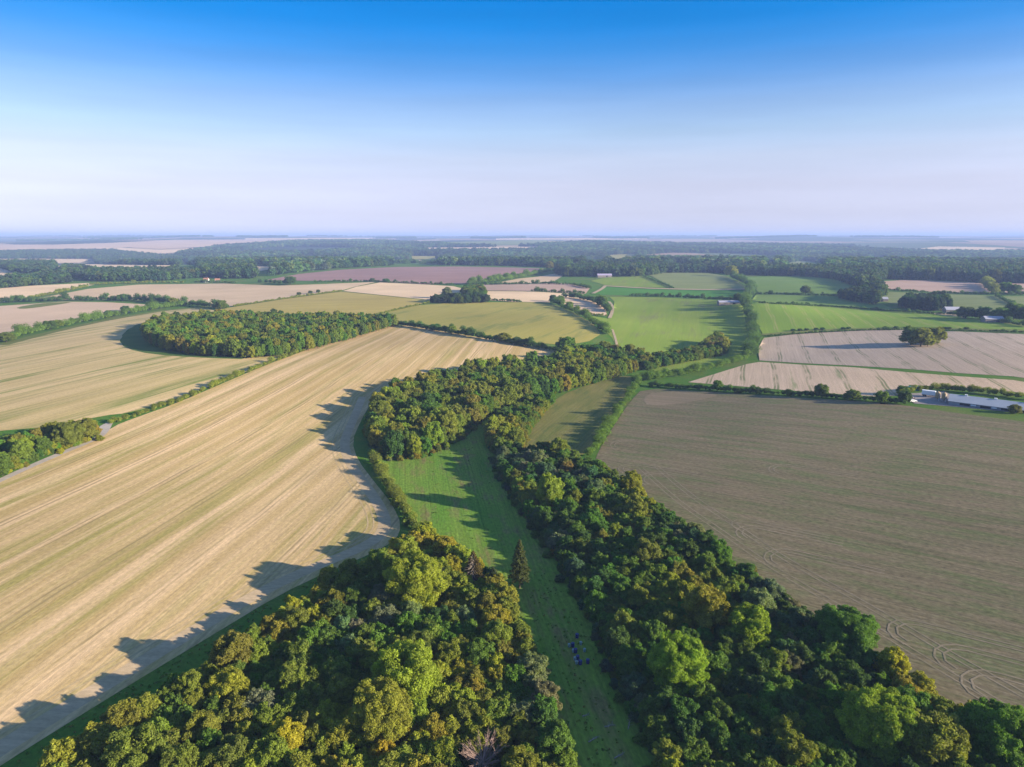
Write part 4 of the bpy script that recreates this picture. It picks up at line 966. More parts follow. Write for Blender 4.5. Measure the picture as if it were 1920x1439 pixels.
HEDGES = [
 ([(748, 610), (800, 618), (835, 624)], 4.2, 4.2, T_DARK, 'dark hedge at the left top of the striped stubble'),
 ([(845, 625), (900, 635), (1000, 652), (1082, 668)], 4.6, 4.4, T_DARK, 'long dark hedge between stubble and olive field'),
 ([(210, 795), (260, 779), (330, 755), (420, 717), (480, 692), (560, 661)], 2.2, 4.0, T_OLIVE, 'low rough hedge between the two left stubble fields'),
 ([(560, 661), (620, 642), (700, 619), (745, 611)], 2.2, 4.0, T_OLIVE, 'scrubby hedge along the lower side of the round wood'),
 ([(-60, 655), (0, 640), (100, 616), (200, 596), (300, 579), (345, 573)], 5.6, 7.0, T_GREEN, 'bushy hedge between rose field and left stubble'),
 ([(-60, 570), (0, 568), (60, 566), (160, 563), (260, 564), (345, 572), (430, 579)], 6.0, 7.0, T_DARK, 'long dark hedge below the broad tan field'),
 ([(40, 563), (100, 552), (165, 538)], 3.5, 5.0, T_OLIVE, 'brownish hedge climbing beside the pale left field'),
 ([(165, 535), (230, 532), (290, 531), (345, 531)], 3.0, 6.0, T_OLIVE, 'thin hedge below the far wood belt'),
 ([(440, 575), (540, 560), (640, 547)], 2.2, 3.0, T_OLIVE, 'thin hedge between tan field and yellow field'),
 ([(700, 866), (722, 905), (750, 950), (778, 990), (800, 1015)], 3.0, 3.2, T_OLIVE, 'ragged hedge on the left side of the meadow'),
 ([(1104, 858), (1124, 828), (1144, 798), (1174, 750), (1198, 717)], 3.2, 4.2, T_GREEN, 'olive hedge between dry pasture and grey stubble'),
 ([(1190, 716), (1240, 709), (1290, 704), (1345, 690), (1402, 673)], 4.6, 6.0, T_GREEN, 'hedge curving below the light green field'),
 ([(1215, 724), (1300, 730), (1450, 740), (1600, 749), (1690, 758)], 2.6, 3.2, T_DARK, 'long dark hedge along the top of the grey stubble'),
 ([(1402, 672), (1414, 645), (1411, 615), (1402, 585)], 7.5, 8.0, T_DARK, 'tall hedge right of the light green field'),
 ([(1402, 585), (1393, 571), (1402, 553), (1412, 543), (1400, 533), (1372, 521)], 8.0, 9.0, T_DARK, 'tall winding hedge leading up to the far wood'),
 ([(1432, 632), (1520, 625), (1620, 620), (1690, 619)], 1.5, 2.5, T_DARK, 'low hedge above the lilac field, left of the clump'),
 ([(1765, 621), (1850, 622), (1930, 625)], 1.6, 2.5, T_DARK, 'low hedge above the lilac field, right of the clump'),
 ([(1425, 569), (1500, 573), (1600, 579), (1690, 586), (1790, 591)], 2.4, 3.0, T_DARK, 'dark hedge along the top of the striped green field'),
 ([(1415, 552), (1500, 553), (1590, 557)], 3.0, 4.5, T_DARK, 'hedge between the two green pastures'),
 ([(1640, 544), (1750, 550), (1850, 553), (1930, 554)], 3.2, 5.0, T_DARK, 'hedge below the pinkish brown fields'),
 ([(1180, 556), (1240, 557), (1330, 562), (1392, 564)], 4.0, 5.0, T_DARK, 'hedge between deep green strip and light green hill'),
 ([(1207, 519), (1262, 541)], 2.2, 4.0, T_DARK, 'thin hedge right of the small light green field'),
 ([(590, 530), (640, 528), (720, 529), (850, 535)], 2.6, 5.0, T_DARK, 'thin hedge below the maroon field'),
 ([(880, 534), (940, 528), (1000, 516), (1030, 508)], 7.0, 9.0, T_GREEN, 'bushy hedge right of the maroon field'),
 ([(890, 535), (1060, 532), (1106, 542)], 3.6, 6.0, T_DARK, 'upper hedge of the brown strip field'),
 ([(1000, 547), (1096, 551)], 3.6, 6.0, T_DARK, 'lower hedge of the brown strip field'),
 ([(1036, 568), (1062, 579), (1100, 597), (1126, 614), (1140, 628)], 5.0, 6.0, T_GREEN, 'bushy hedge on the right side of the olive field'),
 ([(1058, 558), (1092, 561), (1125, 570), (1141, 586)], 6.5, 8.0, T_DARK, 'curved hedge round the small pink corner field'),
 ([(1085, 590), (1136, 594)], 3.0, 4.0, T_OLIVE, 'short hedge below the small pink corner field'),
 ([(706, 591), (760, 578), (812, 567)], 1.5, 2.5, T_OLIVE, 'thin hedge between yellow field and olive field'),
 ([(915, 563), (976, 567)], 2.6, 4.0, T_DARK, 'short hedge right of the dark copse'),
 ([(1790, 591), (1850, 600), (1930, 614)], 4.0, 6.0, T_DARK, 'roadside hedge at the right end of the striped field'),
 ([(1690, 742), (1700, 735), (1760, 731), (1850, 739), (1940, 751)], 3.2, 3.4, T_OLIVE, 'brownish hedge behind the long shed'),
 ([(1868, 556), (1930, 588)], 3.0, 5.0, T_DARK, 'diagonal hedge at the right edge'),
 ([(1846, 533), (1866, 552)], 8.0, 9.0, T_OLIVE, 'tall hedge between the two pinkish brown fields'),
 ([(365, 530), (400, 530), (440, 532)], 3.0, 6.0, T_DARK, 'low hedge beside the white house'),
]
for i, (px, h, w, t, lb) in enumerate(HEDGES): hedge(px, h, w, t, lb, 200 + i, gaps=0.06)

# ------------------------------------------------------------------ single trees along hedges and in fields
SINGLE = [
 ((235, 583), 6, 5, T_DARK, 'round dark tree at the hedge beside the left stubble'), ((205, 594), 7, 6, T_DARK, 'second round tree along the left stubble hedge'),
 ((95, 618), 8.5, 6.5, T_DARK, 'broad dark tree in the bushy left hedge'), ((108, 614), 7.5, 5.5, T_OLIVE, 'olive tree touching the broad dark hedge tree'), ((12, 641), 8, 7, T_GREEN, 'round tree in the hedge at the left edge'),
 ((30, 566), 9, 5, T_OLIVE, 'small tree where two left hedges meet'), ((230, 564), 9, 7, T_DARK, 'round tree rising from the long dark hedge'), ((290, 568), 9, 8, T_DARK, 'dark tree right in the long dark hedge'),
 ((325, 573), 10, 8, T_OLIVE, 'broad tree at the end of the bushy left hedge'), ((415, 580), 11, 7, T_GREEN, 'round tree above the left end of the round wood'),
 ((815, 620), 6, 6, T_DARK, 'round bush tree in the dark hedge above the stubble'), ((847, 626), 7, 5.5, T_OLIVE, 'tree beside the gap in the dark stubble hedge'), ((945, 642), 8, 6, T_OLIVE, 'round tree standing out of the long dark stubble hedge'),
 ((968, 646), 6, 5, T_DARK, 'low dark tree right of the round hedge tree'), ((985, 649), 6, 5, T_DARK, 'dark tree in the right part of the stubble hedge'), ((1062, 660), 12, 8, T_GREEN, 'broad tree where the stubble hedge meets the middle wood'),
 ((688, 615), 12, 6, T_DARK, 'dark pointed tree at the right end of the round wood'), ((712, 611), 11, 6, T_DARK, 'dark tree at the tip of the round wood'), ((735, 611), 9, 6.5, T_OLIVE, 'brownish tree at the very tip of the round wood'),
 ((1345, 733), 6.5, 3.4, T_GREEN, 'small round tree at the left of the long field hedge'), ((1382, 738), 3.5, 2.6, T_DARK, 'low bush beside the small round hedge tree'), ((1418, 738), 3.8, 3.6, T_DARK, 'dark bush in the long field hedge'), ((1477, 743), 4.0, 2.0, T_OLIVE, 'thin bush in the long field hedge'),
 ((1540, 745), 7.5, 4.2, T_GREEN, 'loose crowned tree in the middle of the long field hedge'), ((1598, 750), 5.5, 4.0, T_GREEN, 'round green bush tree before the last hedge tree'), ((1652, 757), 6.8, 3.6, T_GREEN, 'round tree at the right end of the long field hedge'),
 ((1695, 757), 7, 3.4, T_DARK, 'dark tree at the entrance of the farm yard'), ((1692, 740), 5, 3.4, T_DARK, 'dark bush behind the farm yard entrance'), ((1902, 775), 4.2, 3.0, T_OLIVE, 'bush in front of the long shed'),
 ((1708, 648), 15.5, 9.5, T_GREEN, 'left tree of the lone clump in the lilac field'), ((1726, 650), 15, 9.5, T_OLIVE, 'middle tree of the lone clump in the lilac field'), ((1752, 645), 14, 8.5, T_OLIVE, 'right hand tree of the lone clump, set slightly apart'), ((1739, 650), 9.5, 5, T_GOLD, 'low golden tree between the clump trees'),
 ((745, 572), 0, 0, T_DARK, ''),
 ((838, 560), 15, 8, T_GREY, 'grey green poplar like tree on the pale pink field'), ((1510, 552), 13, 9, T_GREEN, 'round tree in the hedge between green pastures'), ((1445, 552), 6, 4, T_DARK, 'small tree in the hedge between green pastures'), ((1382, 568), 12, 6, T_DARK, 'dark tree at the end of the low farm shed'),
 ((1882, 551), 17, 11, T_GREEN, 'round tree before the brown field at right'), ((1904, 552), 14, 8, T_GREEN, 'smaller round tree at the right edge before the brown field'), ((1648, 547), 8, 8, T_OLIVE, 'thin tree on the light green pasture'),
 ((1810, 597), 12, 9, T_DARK, 'dark tree on the road beyond the striped field'), ((1842, 598), 13, 8, T_DARK, 'dark upright tree on the road at right'), ((1875, 602), 13, 10, T_GREEN, 'broad tree in the right roadside row'), ((1900, 600), 17, 11, T_GREEN, 'tall broad tree at the right end of the road'), ((1925, 604), 15, 11, T_DARK, 'dark tree cut by the right picture edge'),
 ((1050, 569), 10, 6, T_GREEN, 'tree in the upper olive field hedge'), ((1037, 566), 9, 5, T_DARK, 'dark tree at the corner of the olive field'), ((1068, 580), 9, 6, T_OLIVE, 'olive tree in the hedge right of the olive field'), ((1128, 576), 14, 8, T_GREEN, 'tree at the top of the curved hedge'), ((545, 534), 14, 12, T_DARK, 'dark broad tree at the left foot of the maroon field'),
 ((724, 530), 7, 7, T_DARK, 'small dark tree below the maroon field'), ((698, 529), 7, 5, T_DARK, 'tiny tree left of the small dark tree below the maroon field'), ((568, 553), 0, 0, T_DARK, ''), ((1370, 519), 22, 14, T_GOLD, 'tall golden tree at the top of the winding hedge'), ((1030, 506), 20, 12, T_OLIVE, 'tall olive tree at the far end of the maroon field'),
]
for i, (bp, hh, rr_, tt_, lb) in enumerate(SINGLE):
    if not lb: continue
    place_tree('hedgerow_tree', P(*bp), hh, rr_, tt_, lb, 'single trees along the hedges', lod='mid', seed=300 + i)
ROW = [(488, 530), (500, 530.5), (508, 531), (516, 531.5), (524, 532), (533, 532.5)]
for i, bp in enumerate(ROW):
    place_tree('young_tree', P(*bp), 6, 4, T_DARK, '%s small tree from the left in the short far row below the forest' % ['first', 'second', 'third', 'fourth', 'fifth', 'sixth'][i], 'short far row of small trees', lod='mid', seed=400 + i)
for i, bp in enumerate([(1487, 621), (1500, 620.5), (1512, 620), (1530, 619), (1542, 618.5), (1581, 618), (1591, 617.5), (1660, 616.5), (1680, 616), (1770, 617.5), (1780, 617.8), (1812, 618)]):
    place_tree('verge_bush', P(*bp), 2.2, 2.6, T_DARK, '%s small dark bush from the left on the verge below the striped green field' % ['first', 'second', 'third', 'fourth', 'fifth', 'sixth', 'seventh', 'eighth', 'ninth', 'tenth', 'eleventh', 'twelfth'][i], 'bushes on the verge', lod='mid', seed=420 + i, cat='bush')
for i, bp in enumerate([(561, 554), (582, 551), (597, 549)]):
    place_tree('hedge_bush', P(*bp), 4.5, 3.5, T_DARK, ['left', 'middle', 'right'][i] + ' one of three dots on the thin tan field hedge', 'dots on the thin hedge', lod='mid', seed=440 + i, cat='bush')
for i, bp in enumerate([(700, 858), (712, 882), (735, 930), (745, 948), (768, 985), (790, 1012)]):
    place_tree('meadow_bush', P(*bp), 3.8, 2.4, [T_OLIVE, T_GOLD][i % 2], 'bush %s in the ragged hedge left of the meadow' % ['topmost', 'second from top', 'third from top', 'fourth from top', 'fifth from top', 'lowest'][i], 'bushes left of the meadow', lod='near', size='B', seed=460 + i, cat='bush')

# ------------------------------------------------------------------ conifers and bare trees
def conifer(base, H_, R_, tint, label, dead=False, seed=5):
    g = np.random.default_rng(seed); x, y = P(*base); root = empty('conifer_tree', (x, y, h1(x, y)))
    z0 = H_ * (.17 if not dead else .22); tr = [tube([(0, 0, -.4), (0.03, 0, z0), (.05, .02, H_ * .6), (0, 0, H_ * .98)], [.30, .25, .14, .03], 8)]
    pos, nr, twigs = [], [], []
    nb = 210
    for k in range(nb):
        t = (k + g.random()) / nb; z = z0 + (H_ - z0) * t ** 1.0
        L = R_ * (1 - t) ** .75 * g.uniform(.75, 1.08) * (min(1, .65 + t * 2.5)) + .12
        th = k * 2.39996 + g.uniform(-.3, .3)
        if dead and math.cos(th + 1.9) > .55 and t < .9:
            p0 = np.array([0, 0, z]); e_ = np.array([math.cos(th) * L, math.sin(th) * L, z - .12 * L + .25]); twigs.append(tube([p0, (p0 + e_) / 2 + [0, 0, -.1], e_], [.06, .045, .015], 4)); continue
        m = max(4, int(60 * L / R_)); s = np.linspace(.12, 1, m) ** .8
        w = .32 * L * (1 - s * .7)
        q = np.stack([math.cos(th) * L * s - math.sin(th) * g.normal(0, 1, m) * w * .5, math.sin(th) * L * s + math.cos(th) * g.normal(0, 1, m) * w * .5, z - .30 * L * s ** 1.5 + .12 * L * s ** 3 + g.normal(0, .1, m)], 1)
        pos.append(q); nr.append(np.tile([math.cos(th) * .5, math.sin(th) * .5, .8], (m, 1)))
    lv = leaves(np.concatenate(pos), np.concatenate(nr), .40, g, .5)
    t_ = link('trunk', as_mesh('conifer_trunk', merge(tr), [BARK], True), root); c_ = link('crown', as_mesh('conifer_crown', lv, [LEAF]), root); c_['tint'] = list(tint)
    if twigs: link('bare_branches', as_mesh('bare_branches', merge(twigs), [DEADWOOD], True), root)['label'] = 'pale bare branches on one side'
    tag(root, label, 'tree')
conifer((974, 1103), 15.2, 3.9, (.082, .098, .030), 'tall dark conifer standing alone on the meadow', seed=5)
conifer((888, 1112), 13.0, 4.0, (.110, .085, .028), 'ragged brownish conifer with pale bare branches beside the meadow', dead=True, seed=6)
conifer((925, 1128), 10.5, 3.2, (.045, .065, .026), 'dark conifer tucked behind the ragged brownish one', seed=7)
def bare_tree(base, H_, R_, label, seed, mat):
    g = np.random.default_rng(seed); x, y = P(*base); root = empty('bare_tree', (x, y, h1(x, y)))
    tr = [tube([(0, 0, -.4), (.1, 0, H_ * .3), (0, .1, H_ * .7)], [.3, .22, .1], 7)]; tw = []
    for k in range(60):
        z = H_ * g.uniform(.22, .7); th = g.uniform(0, 6.28); L = R_ * g.uniform(.5, 1.0); up = g.uniform(.35, 1.1)
        d = np.array([math.cos(th), math.sin(th), up]); s = np.array([0, 0, z]); mid = s + d * L * .5; e_ = s + d * L + [0, 0, .3]
        tw.append(tube([s, mid, e_], [.09, .05, .012], 4))
        for j in range(16):
            b_ = s + d * L * g.uniform(.3, 1); d2 = unit(d + g.normal(0, .6, 3)); tw.append(tube([b_, b_ + d2 * g.uniform(.5, 1.3)], [.03, .01], 3))
    link('trunk', as_mesh('bare_trunk', merge(tr), [mat], True), root); link('branches', as_mesh('bare_twigs', merge(tw), [mat]), root)
    tag(root, label, 'tree')
bare_tree((905, 1478), 9.0, 4.2, 'bare pinkish grey tree at the bottom edge of the left wood', 9, plain_mat('bare_twig_wood', (.26, .18, .15), .9, .05, .2, 2.0))
# ------------------------------------------------------------------ buildings, yard and small things
def bm_obj(name, build, mat, parent, bevel=0.0):
    bm = bmesh.new(); build(bm)
    if bevel: bmesh.ops.bevel(bm, geom=bm.edges[:], offset=bevel, segments=1, affect='EDGES')
    bmesh.ops.recalc_face_normals(bm, faces=bm.faces)
    me = bpy.data.meshes.new(name); bm.to_mesh(me); bm.free(); me.materials.append(mat)
    return link(name, me, parent)
def bx(bm, x0, x1, y0, y1, z0, z1):
    vs = [bm.verts.new(p) for p in ((x0, y0, z0), (x1, y0, z0), (x1, y1, z0), (x0, y1, z0), (x0, y0, z1), (x1, y0, z1), (x1, y1, z1), (x0, y1, z1))]
    for f in ((0, 3, 2, 1), (4, 5, 6, 7), (0, 1, 5, 4), (1, 2, 6, 5), (2, 3, 7, 6), (3, 0, 4, 7)): bm.faces.new([vs[i] for i in f])
def prism(bm, prof, x0, x1):
    """profile in (y, z) drawn out along x"""
    a = [bm.verts.new((x0, y, z)) for y, z in prof]; b = [bm.verts.new((x1, y, z)) for y, z in prof]; n = len(prof)
    bm.faces.new(a); bm.faces.new(b[::-1])
    for i in range(n): bm.faces.new((a[i], a[(i + 1) % n], b[(i + 1) % n], b[i]))
def lathe(bm, prof, k=16, c=(0, 0)):
    rings = [[bm.verts.new((c[0] + r * math.cos(2 * math.pi * j / k), c[1] + r * math.sin(2 * math.pi * j / k), z)) for j in range(k)] for r, z in prof]
    for a, b in zip(rings, rings[1:]):
        for j in range(k): bm.faces.new((a[j], a[(j + 1) % k], b[(j + 1) % k], b[j]))
    bm.faces.new(rings[0][::-1]); bm.faces.new(rings[-1])
M_roof = plain_mat('metal_sheet_roof', (.30, .325, .365), .45, .4, .08, .15)
M_wall = plain_mat('cladding_grey', (.28, .30, .33), .7, .2, .1, .3)
M_white = plain_mat('white_paint', (.75, .75, .74), .6, .3, .06, .5)
M_dark = plain_mat('dark_opening', (.03, .03, .035), .6, .2, .1, .5)
M_silo = plain_mat('silo_tan', (.34, .24, .12), .45, .3, .1, .4)
M_rub = plain_mat('rubber', (.025, .025, .025), .8, .2, .1, 3.0)
M_glass = plain_mat('window_glass', (.03, .04, .05), .1, .6, .05, 1.0)
M_tile = plain_mat('clay_tile_roof', (.30, .15, .10), .8, .1, .15, .6)
M_slate = plain_mat('grey_sheet_roof', (.34, .34, .40), .6, .3, .08, .3)
M_conc = simple_field('yard_concrete', (.30, .26, .24), (.25, .22, .21), 0.2)

field('yard', 'farm_yard', [(1698, 748), (1706, 738), (1770, 734), (1785, 741), (1782, 758), (1940, 772), (1940, 777), (1780, 762), (1715, 757)], M_conc, 'pale concrete yard in front of the silos and along the shed', 0, 0.02, cat='yard')
a_, b_ = P(1778, 759), P(1925, 775); rz = math.atan2(b_[1] - a_[1], b_[0] - a_[0]); L = float(np.linalg.norm(b_ - a_)) + 40
sh = empty('poultry_shed', (a_[0], a_[1], min(h1(*a_), h1(*(a_ + (b_ - a_) * 1.0)))), rz)
bm_obj('wall', lambda bm: bx(bm, 0, L, .25, 15.75, -2.0, 2.0), M_wall, sh)
rf_o = bm_obj('roof', lambda bm: prism(bm, [(-.5, 1.95), (8, 4.3), (16.5, 1.95), (16.5, 2.12), (8, 4.5), (-.5, 2.12)], -.4, L + .4), M_roof, sh)
bm_obj('gable', lambda bm: prism(bm, [(.3, 2.01), (15.7, 2.01), (8, 4.1)], .05, .2), M_wall, sh)
for k in range(int(L // 13)):
    x = 7 + 13 * k
    bm_obj('ridge_vent', lambda bm: (bx(bm, x - .6, x + .6, 7.5, 8.5, 4.3, 4.9), bx(bm, x - .7, x + .7, 7.4, 8.6, 4.9, 5.0)), M_white, rf_o)
for k in range(int(L // 9)):
    x = 5 + 9 * k
    f_ = bm_obj('side_vent', lambda bm: bx(bm, x, x + 4.5, .12, .27, .5, 1.6), M_dark, sh)
    bm_obj('vent_hood', lambda bm: prism(bm, [(.11, 1.7), (-.7, 1.2), (-.7, 1.1), (.11, 1.55)], x + 4.9, x + 7.2), M_white, sh)
bm_obj('door', lambda bm: bx(bm, -.08, .0, 6, 10, -.5, 1.95), M_dark, sh)
tag(sh, 'long low poultry shed with pale blue grey roof at the right edge', 'shed')
for k, (px_, lb_) in enumerate([((1757, 752), 'left tan feed silo before the shed'), ((1769, 754), 'right tan feed silo next to the shed gable')]):
    p_ = P(*px_); s_ = empty('feed_silo', (p_[0], p_[1], h1(*p_)))
    bm_obj('tank', lambda bm: lathe(bm, [(.25, .9), (1.2, 2.1), (1.25, 2.2), (1.25, 4.6), (1.15, 4.8), (.3, 5.4), (.25, 5.5)], 20), M_silo, s_)
    for j in range(4):
        th = .78 + j * 1.5708; bm_obj('leg', lambda bm: bx(bm, 1.12 * math.cos(th) - .08, 1.12 * math.cos(th) + .08, 1.12 * math.sin(th) - .08, 1.12 * math.sin(th) + .08, -.5, 2.7), M_wall, s_)
    bm_obj('ladder', lambda bm: (bx(bm, -.22, -.17, -1.42, -1.36, .2, 5.0), bx(bm, .17, .22, -1.42, -1.36, .2, 5.0), *[bx(bm, -.17, .17, -1.41, -1.37, .5 + .4 * q, .54 + .4 * q) for q in range(11)]), M_white, s_)
    tag(s_, lb_, 'silo', 'feed silos')
def wheel(parent, x, y, r, w=.25):
    def b(bm):
        k = 14
        for (rr, hw) in ((r, w / 2),):
            A = [bm.verts.new((x + rr * math.cos(6.2832 * j / k), y - hw, rr + rr * math.sin(6.2832 * j / k))) for j in range(k)]; B = [bm.verts.new((x + rr * math.cos(6.2832 * j / k), y + hw, rr + rr * math.sin(6.2832 * j / k))) for j in range(k)]
            bm.faces.new(A); bm.faces.new(B[::-1])
            for j in range(k): bm.faces.new((A[j], B[j], B[(j + 1) % k], A[(j + 1) % k]))
    return bm_obj('wheel', b, M_rub, parent)
def car(px_, rot, mat, label):
    p_ = P(*px_); c = empty('parked_car', (p_[0], p_[1], h1(*p_) + .04), rot)
    prof = [(-2.1, .35), (2.1, .35), (2.15, .7), (2.0, .85), (1.15, .95), (.55, 1.42), (-1.1, 1.45), (-1.75, .98), (-2.1, .9), (-2.15, .6)]
    def body(bm):
        a = [bm.verts.new((x, -.85 + (.12 if z > 1.2 else 0), z)) for x, z in prof]; b = [bm.verts.new((x, .85 - (.12 if z > 1.2 else 0), z)) for x, z in prof]; n = len(prof)
        bm.faces.new(a); bm.faces.new(b[::-1])
        for i in range(n): bm.faces.new((a[i], b[i], b[(i + 1) % n], a[(i + 1) % n]))
    bm_obj('body', body, mat, c)
    bm_obj('window', lambda bm: bx(bm, -1.2, .6, -.835, -.80, 1.0, 1.34), M_glass, c)
    bm_obj('window', lambda bm: bx(bm, -1.2, .6, .80, .835, 1.0, 1.34), M_glass, c)
    for x in (-1.3, 1.35):
        for y in (-.78, .78): wheel(c, x, y, .32, .2)
    tag(c, label, 'car')
car((1708, 749), .4, plain_mat('car_dark', (.05, .03, .04), .3, .5, .05), 'dark car parked at the yard entrance')
car((1711, 754), .1, M_white, 'white car parked at the lower left of the yard')
p_ = P(1744, 744); tr_ = empty('lorry_trailer', (p_[0], p_[1], h1(*p_) + .04), rz)
bm_obj('box_body', lambda bm: bx(bm, -4.2, 2.4, -1.2, 1.2, 1.0, 3.4), M_white, tr_, .05)
bm_obj('cab', lambda bm: prism(bm, [(-1.15, .55), (1.15, .55), (1.15, 2.3), (1.0, 2.75), (-1.0, 2.75), (-1.15, 2.3)], 2.6, 4.4), M_white, tr_)
bm_obj('windscreen', lambda bm: bx(bm, 4.38, 4.43, -.95, .95, 1.6, 2.4), M_glass, tr_)
bm_obj('chassis', lambda bm: bx(bm, -4.1, 4.2, -.5, .5, .6, .98), M_dark, tr_)
for x in (-3.2, -2.2, 3.3):
    for y in (-1.0, 1.0): wheel(tr_, x, y, .48, .3)
tag(tr_, 'white box lorry parked in the farm yard', 'lorry')
p_ = P(1711, 733); cn = empty('container', (p_[0], p_[1], h1(*p_)), .2)
M_teal = plain_mat('teal_paint', (.03, .22, .28), .5, .3, .1, .5)
bm_obj('body', lambda bm: bx(bm, -3, 3, -1.2, 1.2, .1, 2.6), M_teal, cn)
for k in range(24): bm_obj('rib', lambda bm: bx(bm, -2.9 + .25 * k, -2.8 + .25 * k, -1.26, -1.2, .2, 2.5), M_teal, cn)
bm_obj('door', lambda bm: bx(bm, 3.0, 3.06, -1.1, 1.1, .25, 2.5), M_teal, cn)
tag(cn, 'teal storage container behind the farm yard', 'container')
def barn(px_, L_, W_, h_, rh, rot, wall, roof, label, cat='barn', windows=0, chimney=False, name='barn'):
    p_ = P(*px_); o = empty(name, (p_[0], p_[1], h1(*p_)), rot)
    bm_obj('wall', lambda bm: (bx(bm, -L_ / 2, L_ / 2, -W_ / 2, W_ / 2, -1.5, h_), prism(bm, [(-W_ / 2, h_ + .002), (W_ / 2, h_ + .002), (0, h_ + rh - .12)], -L_ / 2 + .01, L_ / 2 - .01)), wall, o)
    e_ = .4; s_ = rh / (W_ / 2)
    r_ = bm_obj('roof', lambda bm: prism(bm, [(-W_ / 2 - e_, h_ - e_ * s_), (0, h_ + rh), (W_ / 2 + e_, h_ - e_ * s_), (W_ / 2 + e_, h_ - e_ * s_ + .2), (0, h_ + rh + .22), (-W_ / 2 - e_, h_ - e_ * s_ + .2)], -L_ / 2 - .3, L_ / 2 + .3), roof, o)
    if chimney: bm_obj('chimney', lambda bm: bx(bm, L_ * .3, L_ * .3 + .9, -.4, .4, h_ + rh - 1, h_ + rh + 1.3), M_tile, r_)
    for k in range(windows):
        x = -L_ / 2 + L_ * (k + .5) / windows
        for zz_ in ((1.0,) if h_ < 4 else (1.0, 3.6)):
            w_ = bm_obj('window', lambda bm: bx(bm, x - .6, x + .6, -W_ / 2 - .06, -W_ / 2 + .02, zz_, zz_ + 1.2), M_glass, o)
    bm_obj('door', lambda bm: bx(bm, L_ * .08, L_ * .08 + min(1.0, L_ * .2) if windows else L_ * .08 + 3.5, -W_ / 2 - .05, -W_ / 2 + .03, 0, min(2.1, h_) if windows else h_ - .4), M_dark, o)
    tag(o, label, cat)
M_timber = plain_mat('timber_grey', (.22, .19, .17), .9, .05, .15, .4)
barn((1368, 571), 30, 9, 3.0, 1.8, .02, M_timber, M_slate, 'low grey farm shed beside the winding hedge', 'shed', name='farm_shed')
barn((387, 529), 9, 7, 4.5, 3, .15, M_white, M_tile, 'small white house among the far left trees', 'house', 4, True, 'white_house')
barn((408, 528), 9, 6, 3, 2.5, .3, M_timber, M_tile, 'small outbuilding right of the white house', 'house', 2, False, 'outbuilding')
barn((1133, 520), 30, 13, 4.0, 3, .05, M_timber, plain_mat('lilac_sheet_roof', (.36, .31, .42), .6, .3, .08, .3), 'barn with lilac roof below the dark wood belt', windows=0)
barn((1646, 565), 24, 10, 3.5, 2.5, -.15, M_timber, M_slate, 'grey roofed barn at the foot of the dark copse', windows=0)
barn((1788, 586), 22, 10, 3.5, 3, -.1, M_timber, M_slate, 'barn right of the dark copse on the pasture', windows=0)
barn((1625, 530), 13, 9, 5, 4, .2, M_white, M_tile, 'pale house in front of the right far wood', 'house', 5, True, 'farmhouse')
barn((1860, 604), 18, 9, 3.5, 2.5, -.12, M_timber, M_slate, 'pale barn between the right roadside trees', windows=0)
for k, (px_, lb_) in enumerate([((756, 492), 'tiny white house in the forest beyond the maroon field'), ((908, 486), 'tiny pale house in the forest behind the maroon field centre'), ((945, 481), 'tiny grey roofed house high in the far forest'), ((1303, 492), 'tiny white house in the forest above the grey green pasture'),
                               ((98, 482), 'tiny white house before the upper left wood belt'), ((437, 519), 'tiny pale house at the dark rounded far wood')]):
    barn(px_, 14, 9, 6, 4, .3 * k, M_white, M_slate, lb_, 'house', 4, False, 'forest_house')

# blue drums and pale tubs in the meadow
M_blue = plain_mat('blue_plastic', (.010, .024, .15), .4, .4, .1, 2.0); M_tub = plain_mat('pale_plastic', (.20, .31, .32), .4, .4, .1, 2.0)
DR = [((1082, 1196), 'farthest blue drum, alone at the top of the group', 1), ((1074, 1213), 'blue drum left of centre beside a pale tub', 1), ((1079, 1224), 'blue drum in the middle of the group', 1), ((1083, 1237), 'blue drum above the lowest pair', 1),
      ((1088, 1246), 'lowest blue drum of the group', 1), ((1102, 1244), 'blue drum standing apart at the right of the group', 1), ((1067, 1213), 'leftmost pale tub', 0), ((1089, 1209), 'pale tub at the upper right of the group', 0),
      ((1096, 1222), 'pale tub at the right middle of the group', 0), ((1075, 1223), 'pale tub touching the middle blue drum', 0), ((1078, 1238), 'pale tub left of the blue drum above the lowest pair', 0), ((1081, 1245), 'lowest pale tub of the group', 0)]
for (px_, lb_, isb) in DR:
    p_ = P(*px_); s_ = 1.0 if isb else .75
    o = empty('blue_drum' if isb else 'pale_tub', (p_[0], p_[1], h1(*p_)), random.random() * 6); mt = M_blue if isb else M_tub
    bm_obj('body', lambda bm: lathe(bm, [(.38 * s_, 0), (.42 * s_, .05), (.42 * s_, .32 * s_), (.45 * s_, .35 * s_), (.45 * s_, .40 * s_), (.42 * s_, .43 * s_), (.42 * s_, .70 * s_), (.45 * s_, .73 * s_), (.45 * s_, .78 * s_), (.42 * s_, .81 * s_), (.40 * s_, .98 * s_)], 18), mt, o)
    bm_obj('lid', lambda bm: lathe(bm, [(.44 * s_, .985 * s_), (.45 * s_, 1.0 * s_), (.45 * s_, 1.06 * s_), (.36 * s_, 1.09 * s_), (.1 * s_, 1.08 * s_)], 18), mt, o)
    for th in (0, 3.14159): bm_obj('handle', lambda bm: bx(bm, (.46 * s_) * math.cos(th) - .03, (.46 * s_) * math.cos(th) + .03, -.12, .12, .84 * s_, .90 * s_), M_white if not isb else M_blue, o)
    tag(o, lb_ + ', on the meadow grass', 'drum' if isb else 'tub', 'blue drums on the meadow' if isb else 'pale tubs on the meadow')
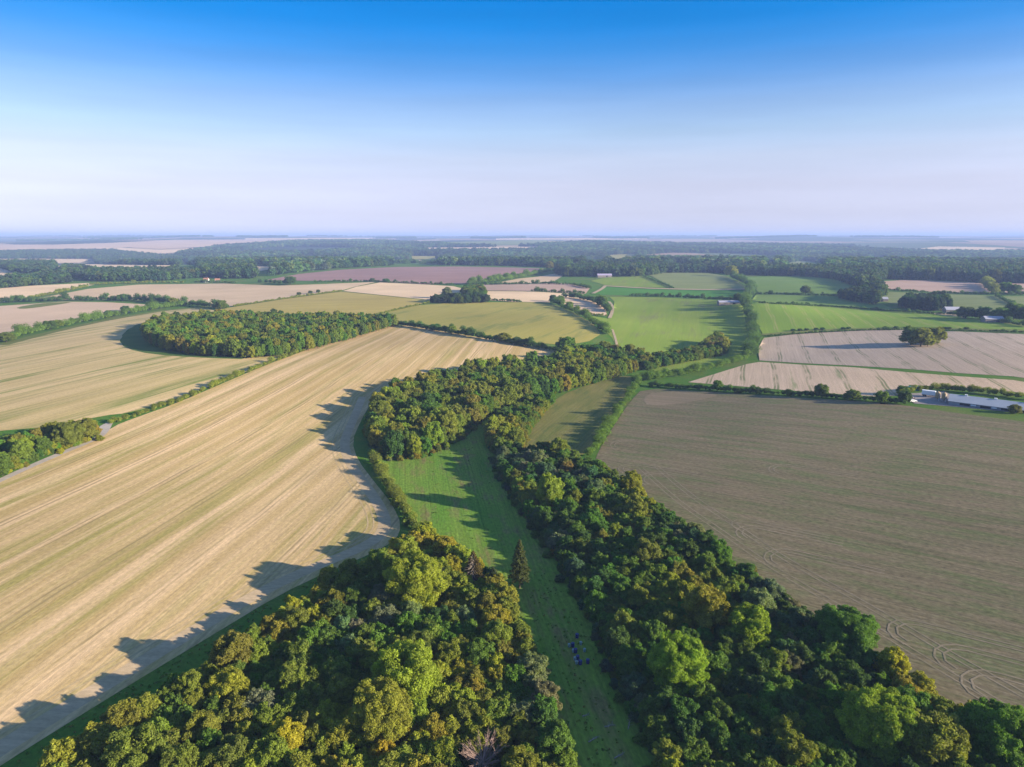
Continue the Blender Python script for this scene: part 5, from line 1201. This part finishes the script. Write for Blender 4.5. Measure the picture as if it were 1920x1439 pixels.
# fallen branches on the lower meadow
for k, (pa, pb, lb_) in enumerate([((1092, 1344), (1104, 1340), 'upper fallen branch on the lower meadow'), ((1134, 1364), (1152, 1360), 'fallen pole at the right of the lower meadow'), ((1103, 1392), (1121, 1383), 'fallen branch in the middle of the lower meadow'),
                                  ((1152, 1423), (1168, 1415), 'lowest fallen pole near the right wood'), ((1178, 1368), (1181, 1350), 'fallen pole lying along the right wood edge')]):
    a = P(*pa); b = P(*pb); g = np.random.default_rng(500 + k); n_ = 6; t = np.linspace(0, 1, n_)
    pts = np.stack([a[0] + (b[0] - a[0]) * t + g.normal(0, .05, n_), a[1] + (b[1] - a[1]) * t + g.normal(0, .05, n_)], 1); o3 = np.array([a[0], a[1], h1(*a)])
    pz = np.c_[pts, [h1(*q) + .12 + .05 * math.sin(3 * i) for i, q in enumerate(pts)]] - o3
    r_ = empty('fallen_branch', o3); link('stem', as_mesh('fallen_stem', merge([tube(pz, np.linspace(.13, .05, n_), 6)]), [LOGWOOD], True), r_)
    tw = []
    for j in range(14):
        i = g.integers(1, n_); d = unit(np.array([g.normal(), g.normal(), abs(g.normal()) * .5])); tw.append(tube([pz[i], pz[i] + d * g.uniform(.4, 1.2)], [.035, .01], 4))
    link('twigs', as_mesh('fallen_twigs', merge(tw), [LOGWOOD]), r_); tag(r_, lb_, 'branch', 'fallen branches on the lower meadow')

# ------------------------------------------------------------------ haze
def build_haze():
    m, n, l = new_mat('haze_air'); o = n.new('ShaderNodeOutputMaterial'); v = n.new('ShaderNodeVolumePrincipled')
    v.inputs['Color'].default_value = HAZE_COL; v.inputs['Density'].default_value = HAZE_DENS; v.inputs['Density Attribute'].default_value = ''
    v.inputs['Anisotropy'].default_value = 0.0
    l.new(v.outputs[0], o.inputs['Volume'])
    bm = bmesh.new(); bx(bm, -34000, 34000, -700, 26800, -75, 150)
    bmesh.ops.recalc_face_normals(bm, faces=bm.faces)
    me = bpy.data.meshes.new('haze'); bm.to_mesh(me); bm.free(); me.materials.append(m)
    tag(link('haze', me), 'thin blue haze over the far countryside', 'haze', kind='stuff')
HAZE_COL = (0.41, 0.56, 0.97, 1); HAZE_DENS = 1.12e-4
build_haze()
